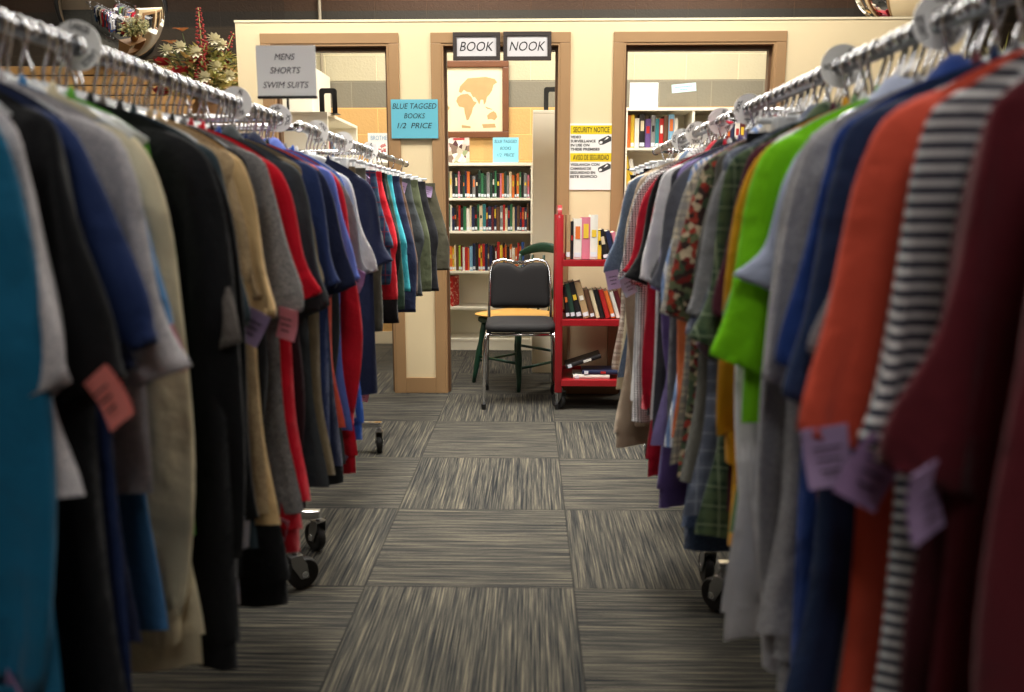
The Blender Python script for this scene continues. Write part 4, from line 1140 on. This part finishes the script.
# (y, short description, kind, material, options)
LEFT = [
 (0.63, 'teal long-sleeved shirt', 'sweat', teal, dict(slv='long', L=.84, slen=.95, tags=(('sleeve','mauve',.7),))),
 (0.655, 'pale grey tee', A, lgrey, dict(L=0.5, w=1.0, m2=None)),
 (0.7, 'big black tee', A, blk, dict(L=.86, w=1.12, slen=1.08, tags=(('sleeve','coral',-.6),))),
 (0.73, 'navy blue tee', A, navyb, dict(L=.80, w=1.06, slen=.8)),
 (0.765, 'dark navy tee', A, navy, dict(L=.72, w=1.05, slen=1.1, tags=(('sleeve','lilac',.9),))),
 (0.81, 'off-white tee', A, lgrey, dict(L=0.56, w=1.16, slen=1.2, tags=())),
 (0.85, 'steel blue tee', A, steel, dict(w=0.9, L=.76, slen=.9, tags=(('sleeve','pink',-.3),))),
 (0.89, 'cream sweatshirt', 'sweat', cream, dict(w=0.8, slv='long', slen=1.12, L=.82)),
 (0.93, 'grass green tank top', A, green, dict(slv='none', L=.7, w=0.85, slen=0.6)),
 (0.975, 'huge black hoodie', 'sweat', blk, dict(slv='long', L=.86, w=1.24, hood=True, slen=1.04)),
 (1.01, 'ash brown tee', A, S('heather', (112,104,98), (80,74,70)), dict(L=.72, w=1.08, slen=1.25, tags=())),
 (1.052, 'black jacket with pale edging', 'sweat', blk, dict(slv='long', L=.80, cuffm=S('heather', (182,172,168), (150,150,168)))),
 (1.095, 'dark slate tee', A, slate, dict(L=.78, w=1.08, slen=1.1)),
 (1.135, 'tan knit top', A, tan, dict(L=.76, w=1.1, slen=.85, tags=())),
 (1.175, 'beige tee', A, beige, dict(L=.78, w=1.16, slen=1.1, tags=(('sleeve','lilac',.5),))),
 (1.215, 'long black top', 'sweat', blk, dict(slv='long', L=.88, slen=1.02)),
 (1.258, 'grey heather tee', A, hgrey, dict(L=.78, w=1.08, slen=1.2, tags=(('sleeve','pink',.2), ('sleeve2','lilac',-.4)))),
 (1.305, 'bright red pullover', 'sweat', red, dict(slv='long', L=.82, slen=1.04, tags=(('hem','pink',.3),))),
 (1.36, 'crimson red tee', A, S('solid', (196,14,36)), dict(L=.80, w=1.05)),
 (1.415, 'dark maroon pullover', 'sweat', maroonb, dict(slv='long', L=.80, slen=1.12, tags=(('sleeve','pink',.2),))),
 (1.47, 'cobalt blue tee', A, blue, dict(w=0.75, L=.84, tags=(('hem','blue',.2),))),
 (1.525, 'charcoal work shirt', D_, char, dict(L=.82, w=1.1, slen=1.35, collar='self')),
 (1.58, 'olive brown tee', A, olive, dict(L=.82, w=1.15)),
 (1.635, 'navy crew tee', A, S('solid', (36,50,92)), dict(L=.78, w=1.25, tags=(('hem','lilac',.5),))),
 (1.69, 'ink navy polo', B_, navy, dict(L=.8, w=1.12, slen=1.1, collar='self')),
 (1.745, 'burnt orange tee', A, coral, dict(L=.72, w=1.06, tags=(('sleeve','pink',.7),))),
 (1.80, 'dark charcoal pullover', 'sweat', S('solid', (44,46,48)), dict(slv='long', L=.84)),
 (1.86, 'periwinkle polo', B_, peri, dict(L=.76, w=1.08, slen=1.05, collar='self')),
 (1.915, 'scarlet red pullover', 'sweat', S('solid', (198,20,38)), dict(slv='long', L=.86, slen=1.06, tags=(('hem','mauve',.6),))),
 (1.97, 'dove grey tee', A, greyc, dict(L=.76, w=1.04, tags=(('sleeve','lilac',.4),))),
 (2.03, 'royal blue pullover', 'sweat', S('solid', (44,92,182)), dict(slv='long', L=.80, slen=.98, tags=(('sleeve','pink',.2),))),
 (2.09, 'white crew tee', A, white, dict(L=.74, w=1.02)),
 (2.47, 'midnight blue tee', A, S('solid', (26,32,58)), dict(L=.8, w=.9)),
 (2.55, 'taupe chino shorts', 'shorts', olive, dict(L=.62, w=1.1, tags=(('waist','lilac',.4),))),
 (2.64, 'grey cargo shorts', 'shorts', dolive, dict(L=.64, w=1.2)),
 (2.73, 'black long pants', 'pants', blk, dict(L=.86, tags=(('hem','pink',.2),))),
 (2.82, 'navy plaid shorts', 'shorts', plaidr, dict(L=.50, w=1.25, tags=(('waist','lilac',.6),))),
 (2.90, 'bright red shorts', 'shorts', S('solid', (204,30,44)), dict(L=.56, w=1.3, tags=(('waist2','lilac',-.3),))),
 (2.99, 'black mesh shorts', 'shorts', blk, dict(L=.66, w=1.25, tags=(('waist','mauve',.2),))),
 (3.09, 'dark green shorts', 'shorts', greenk, dict(L=.62, w=1.2, tags=(('waist','lilac',.3),))),
 (3.19, 'aqua swim shorts', 'shorts', aqua, dict(L=.56, w=1.2, tags=(('waist2','lilac',.5),))),
 (3.29, 'faded navy shorts', 'shorts', navy, dict(L=.66, w=1.25)),
 (3.41, 'brown canvas shorts', 'shorts', brown, dict(L=.60, w=1.2)),
 (3.56, 'charcoal gym shorts', 'shorts', char, dict(L=.62, w=1.35, tags=(('waist','lilac',.3),))),
 (3.76, 'olive hiking shorts', 'shorts', S('solid', (78,84,62)), dict(L=.62, w=1.4)),
 (3.98, 'jet black shorts', 'shorts', S('solid', (28,28,32)), dict(L=.64, w=1.45)),
 (4.25, 'army olive shorts', 'shorts', S('solid', (72,70,56)), dict(L=.56, w=1.5, tags=(('waist','lilac',.2),))),
]
RIGHT = [
 (0.41, 'wine red sweater', 'sweat', maroon, dict(slv='long', L=.86, w=1.0)),
 (0.475, 'maroon polo', B_, maroon, dict(L=.84, w=1.05, slen=1.25, collar='self', tags=(('sleeve','lilac',.2),))),
 (0.505, 'dark wine pullover', 'sweat', burg, dict(w=0.8, slv='long', L=.84)),
 (0.555, 'navy and white striped tee', A, stripe1, dict(L=.84, w=1.06, slen=1.3, tags=(('sleeve','mauve',-.5),))),
 (0.6, 'coral tee', A, coral, dict(L=.86, w=1.08, slen=1.36, tags=(('sleeve','lilac',.2),))),
 (0.615, 'grey tee with pale stripes', A, stripe3, dict(slen=0.6, L=.86, w=0.75)),
 (0.64, 'finely striped dark tee', A, stripe2, dict(L=.74, w=0.85, slen=0.8, tags=(('sleeve','lilac',.8),))),
 (0.67, 'navy tee', A, S('solid', (30,46,78)), dict(L=.8, w=1.14, slen=1.25)),
 (0.7, 'dusty rose pullover', 'sweat', rosey, dict(w=0.78, slv='long', L=.84, slen=1.06)),
 (0.735, 'royal navy polo', B_, S('solid', (34,60,124)), dict(L=.78, w=1.06, slen=1.05, collar='self', tags=(('sleeve','lilac',.6),))),
 (0.81, 'light grey sweatshirt', 'sweat', heathl, dict(slv='long', L=.80, w=1.04, slen=1.12)),
 (0.775, 'grey heather work tee', A, S('heather', (180,176,176), (150,148,150)), dict(L=.76, w=1.08, slen=1.3)),
 (0.85, 'pale lavender shirt', D_, pale, dict(L=.8, w=0.8, slen=0.35, collar='self')),
 (0.935, 'white sweatshirt', 'sweat', white, dict(slv='long', L=0.84, slen=1.2, w=1.0)),
 (0.895, 'lime green tee', A, lime, dict(L=0.52, w=1.12, slen=1.35)),
 (0.97, 'sage green tee', A, S('solid', (104,136,92)), dict(L=.72, w=.95, tags=(('sleeve','mauve',.4),))),
 (1.01, 'mustard yellow pullover', 'sweat', must, dict(slv='long', L=.74, w=1.0, slen=.72)),
 (1.08, 'deep plum tee', A, S('solid', (70,26,40)), dict(L=.7, w=1.02)),
 (1.12, 'dark green plaid shirt', D_, dgreen, dict(L=.78, w=1.05, slen=1.4, collar='self')),
 (1.165, 'slate plaid shirt', D_, slatep, dict(L=.76, w=1.12, slen=1.5, collar='self', tags=(('sleeve','lilac',.9),))),
 (1.21, 'soft grey tee', A, S('heather', (150,148,150), (128,128,132)), dict(L=.7, w=1.08, slen=1.1)),
 (1.26, 'long black pants', 'pants', blk, dict(L=.84, w=1.3)),
 (1.31, 'dark olive shirt', D_, dolive, dict(L=.74, w=1.1, slen=1.4, collar='self', tags=(('sleeve','lilac',.5),))),
 (1.36, 'red floral holiday shirt', D_, flor, dict(L=.72, w=1.08, slen=1.3, collar='self')),
 (1.41, 'dark denim shirt', 'sweat', jean, dict(slv='long', L=.86, w=1.0)),
 (1.46, 'cream plaid shirt', D_, plaidc, dict(L=.74, w=1.1, slen=1.35, collar='self')),
 (1.51, 'burnt orange sweatshirt', 'sweat', orange, dict(slv='long', L=.7, slen=.9)),
 (1.56, 'pale blue striped shirt', D_, bstripe, dict(L=.74, w=1.08, slen=1.3, collar='self')),
 (1.615, 'smoke grey tee', A, S('solid', (86,86,92)), dict(L=.74, w=1.06)),
 (1.67, 'lilac tee', A, lilac, dict(L=.74, w=1.08, slen=1.1)),
 (1.725, 'purple sweatshirt', 'sweat', purp, dict(slv='long', L=.86, slen=1.06)),
 (1.78, 'charcoal grey tee', A, S('solid', (62,62,66)), dict(L=.74, w=1.08)),
 (1.835, 'white short-sleeved shirt', A, white, dict(L=.74, w=1.1)),
 (1.89, 'cardinal red pullover', 'sweat', S('solid', (174,20,44)), dict(slv='long', L=.84, slen=1.0)),
 (1.945, 'black collared shirt', D_, blk, dict(L=.76, w=1.08, slen=1.1, collar='self')),
 (2.0, 'crimson polo', B_, S('solid', (190,24,48)), dict(L=.74, w=1.04, collar='self')),
 (2.26, 'black and white checked shirt', D_, hound, dict(L=.82, w=1.12, slen=1.3, collar='self', tags=(('sleeve','blue',.4),))),
 (2.31, 'grey striped shirt', D_, greyst, dict(L=.8, w=1.12, slen=1.2, collar='self')),
 (2.36, 'khaki long-sleeved jacket', 'sweat', khaki, dict(slv='long', L=.9, w=1.22, slen=1.2)),
 (2.41, 'faded denim shirt', D_, denim, dict(L=.74, w=1.17, slen=1.3, collar='self', tags=(('sleeve','lilac',.2),))),
 (2.46, 'light cream shirt', D_, cream, dict(L=.78, w=1.23, slen=1.1, collar='self')),
 (2.51, 'brown and white plaid shirt', D_, plaidb, dict(L=.74, w=1.28, slen=1.4, collar='self')),
 (2.70, 'black gym shorts', 'shorts', blk, dict(L=.8, w=1.3, tags=(('hem','pink',.2),))),
 (2.82, 'grey tweed trousers', 'pants', greyc, dict(L=.8, w=1.1)),
 (2.96, 'dark blue trousers', 'pants', jean, dict(L=.8, w=1.1)),
 (3.10, 'brown trousers', 'pants', brown, dict(L=.8, w=1.1)),
 (3.24, 'black dress trousers', 'pants', blk, dict(L=.8, w=1.1)),
]
def short(d):
    w = d.split(); return ' '.join(w[-2:]) if len(w) > 2 else d
def hang(items, x, inner):
    items = sorted(items, key=lambda q: q[0])
    def spot(y):                      # even out the spacing along the rail
        if y > 2.15: return y
        if inner == 1: return y*1.10+.07 if y < 1.2 else 1.39+(y-1.2)*.85
        return y*1.17+.07 if y < .95 else 1.18+(y-.95)*.82
    items = [(round(spot(q[0]), 3),)+tuple(q[1:]) for q in items]
    side = GR[inner]; grp_h = 'clear hangers on the %s rail' % side
    descs = [i[1] for i in items]; assert len(set(descs)) == len(descs)
    for n, (y, d, kind, m, o) in enumerate(items):
        pv = short(descs[n-1]) if n > 0 else None; nx = short(descs[n+1]) if n < len(items)-1 else None
        if pv is None: lb = '%s, nearest garment on the %s rack, before the %s' % (d, side, nx)
        elif nx is None: lb = '%s, farthest garment on the %s rack, past the %s' % (d, side, pv)
        else: lb = '%s on the %s rack between the %s and %s' % (d, side, pv, nx)
        seed = 100*(1 if inner == 1 else 2)+n*3+11
        nm = {'tee': 't_shirt', 'polo': 'polo_shirt', 'shirt': 'button_shirt', 'sweat': 'sweatshirt', 'pants': 'trousers', 'shorts': 'shorts'}[kind]
        cat = {'tee': 't-shirt', 'polo': 'polo shirt', 'shirt': 'shirt', 'sweat': 'sweatshirt', 'pants': 'trousers', 'shorts': 'shorts'}[kind]
        if kind in ('pants', 'shorts'):
            g = make_pants(nm, y, x, m, seed, inner=inner, shorts=kind == 'shorts', rot=-inner*random.Random(seed).uniform(.05, .3), **o)
        else:
            g = make_top(nm, y, x, m, seed, kind=kind, inner=inner, **o)
        tag(g, lb, cat, 'garments hanging on the %s rack' % side)
        h_ = hanger(x, y, 'clear hanger with chrome hook holding the %s on the %s rail' % (d, side), grp_h, seed, kind in ('pants', 'shorts'))
        h_.rotation_euler.z = g.rotation_euler.z
        if n < len(items)-1 and items[n+1][0]-y < .2:
            h_ = hanger(x, (y+items[n+1][0])/2 + random.Random(seed+5).uniform(-.006, .006), 'empty clear hanger squeezed between garments on the %s rail' % side, 'empty hangers between garments on the %s rail' % side, seed+7, items[n+1][2] in ('pants', 'shorts'))
            h_.rotation_euler.z = g.rotation_euler.z; h_.scale.x = .78
hang(LEFT, XL, 1)
hang(RIGHT, XR, -1)
for i, (y, tx, r_) in enumerate(((1.235, 'LARGE', .3), (1.887, 'XL', .5), (2.21, 'XXL', -.3), (2.59, 'XXL', .9), (2.945, 'XL', 1.6), (3.44, 'L', .4))):
    pos = ['nearest on the left rail', 'second along the left rail, below the flowers', 'beside the small card sign on the left rail', 'just past the card sign on the left rail', 'fifth along the left rail, before the shorts', 'farthest along the left rail among the shorts'][i]
    size_disc(XL, y, tx, 'white round %s size divider, %s' % (tx, pos), 'size dividers on the left rail', rot=r_)
for i, (y, tx, r_) in enumerate(((1.10, 'LARGE', .2), (1.435, 'XL', .5), (2.03, 'XXL', .8), (2.31, 'XL', .3), (2.65, 'XXL', 1.1), (2.9, 'XXL', .6))):
    pos = ['nearest on the right rail', 'second along the right rail', 'third along the right rail', 'fourth along the right rail', 'fifth along the right rail', 'farthest along the right rail'][i]
    size_disc(XR, y, tx, 'white round %s size divider, %s' % (tx, pos), 'size dividers on the right rail', rot=r_)

# ------------------------------------------------------------------ camera and view
cd = bpy.data.cameras.new('camera'); cam = bpy.data.objects.new('camera', cd); C.objects.link(cam)
cd.sensor_fit = 'HORIZONTAL'; cd.sensor_width = 36; cd.lens = 28.0
cam.location = (0, 0, 1.10); cam.rotation_euler = (math.radians(90-9.84), 0, math.radians(1.295))
cd.dof.use_dof = True; cd.dof.focus_distance = 4.7; cd.dof.aperture_fstop = 3.0
cd.clip_start = .02
sc = bpy.context.scene; sc.camera = cam
w = bpy.data.worlds.new('world'); sc.world = w; w.use_nodes = True
w.node_tree.nodes['Background'].inputs[0].default_value = (.02, .02, .02, 1); w.node_tree.nodes['Background'].inputs[1].default_value = 1
vs_ = sc.view_settings; vs_.view_transform = 'Standard'; vs_.look = 'None'; vs_.gamma = 1; vs_.use_curve_mapping = False; vs_.exposure = 0.0
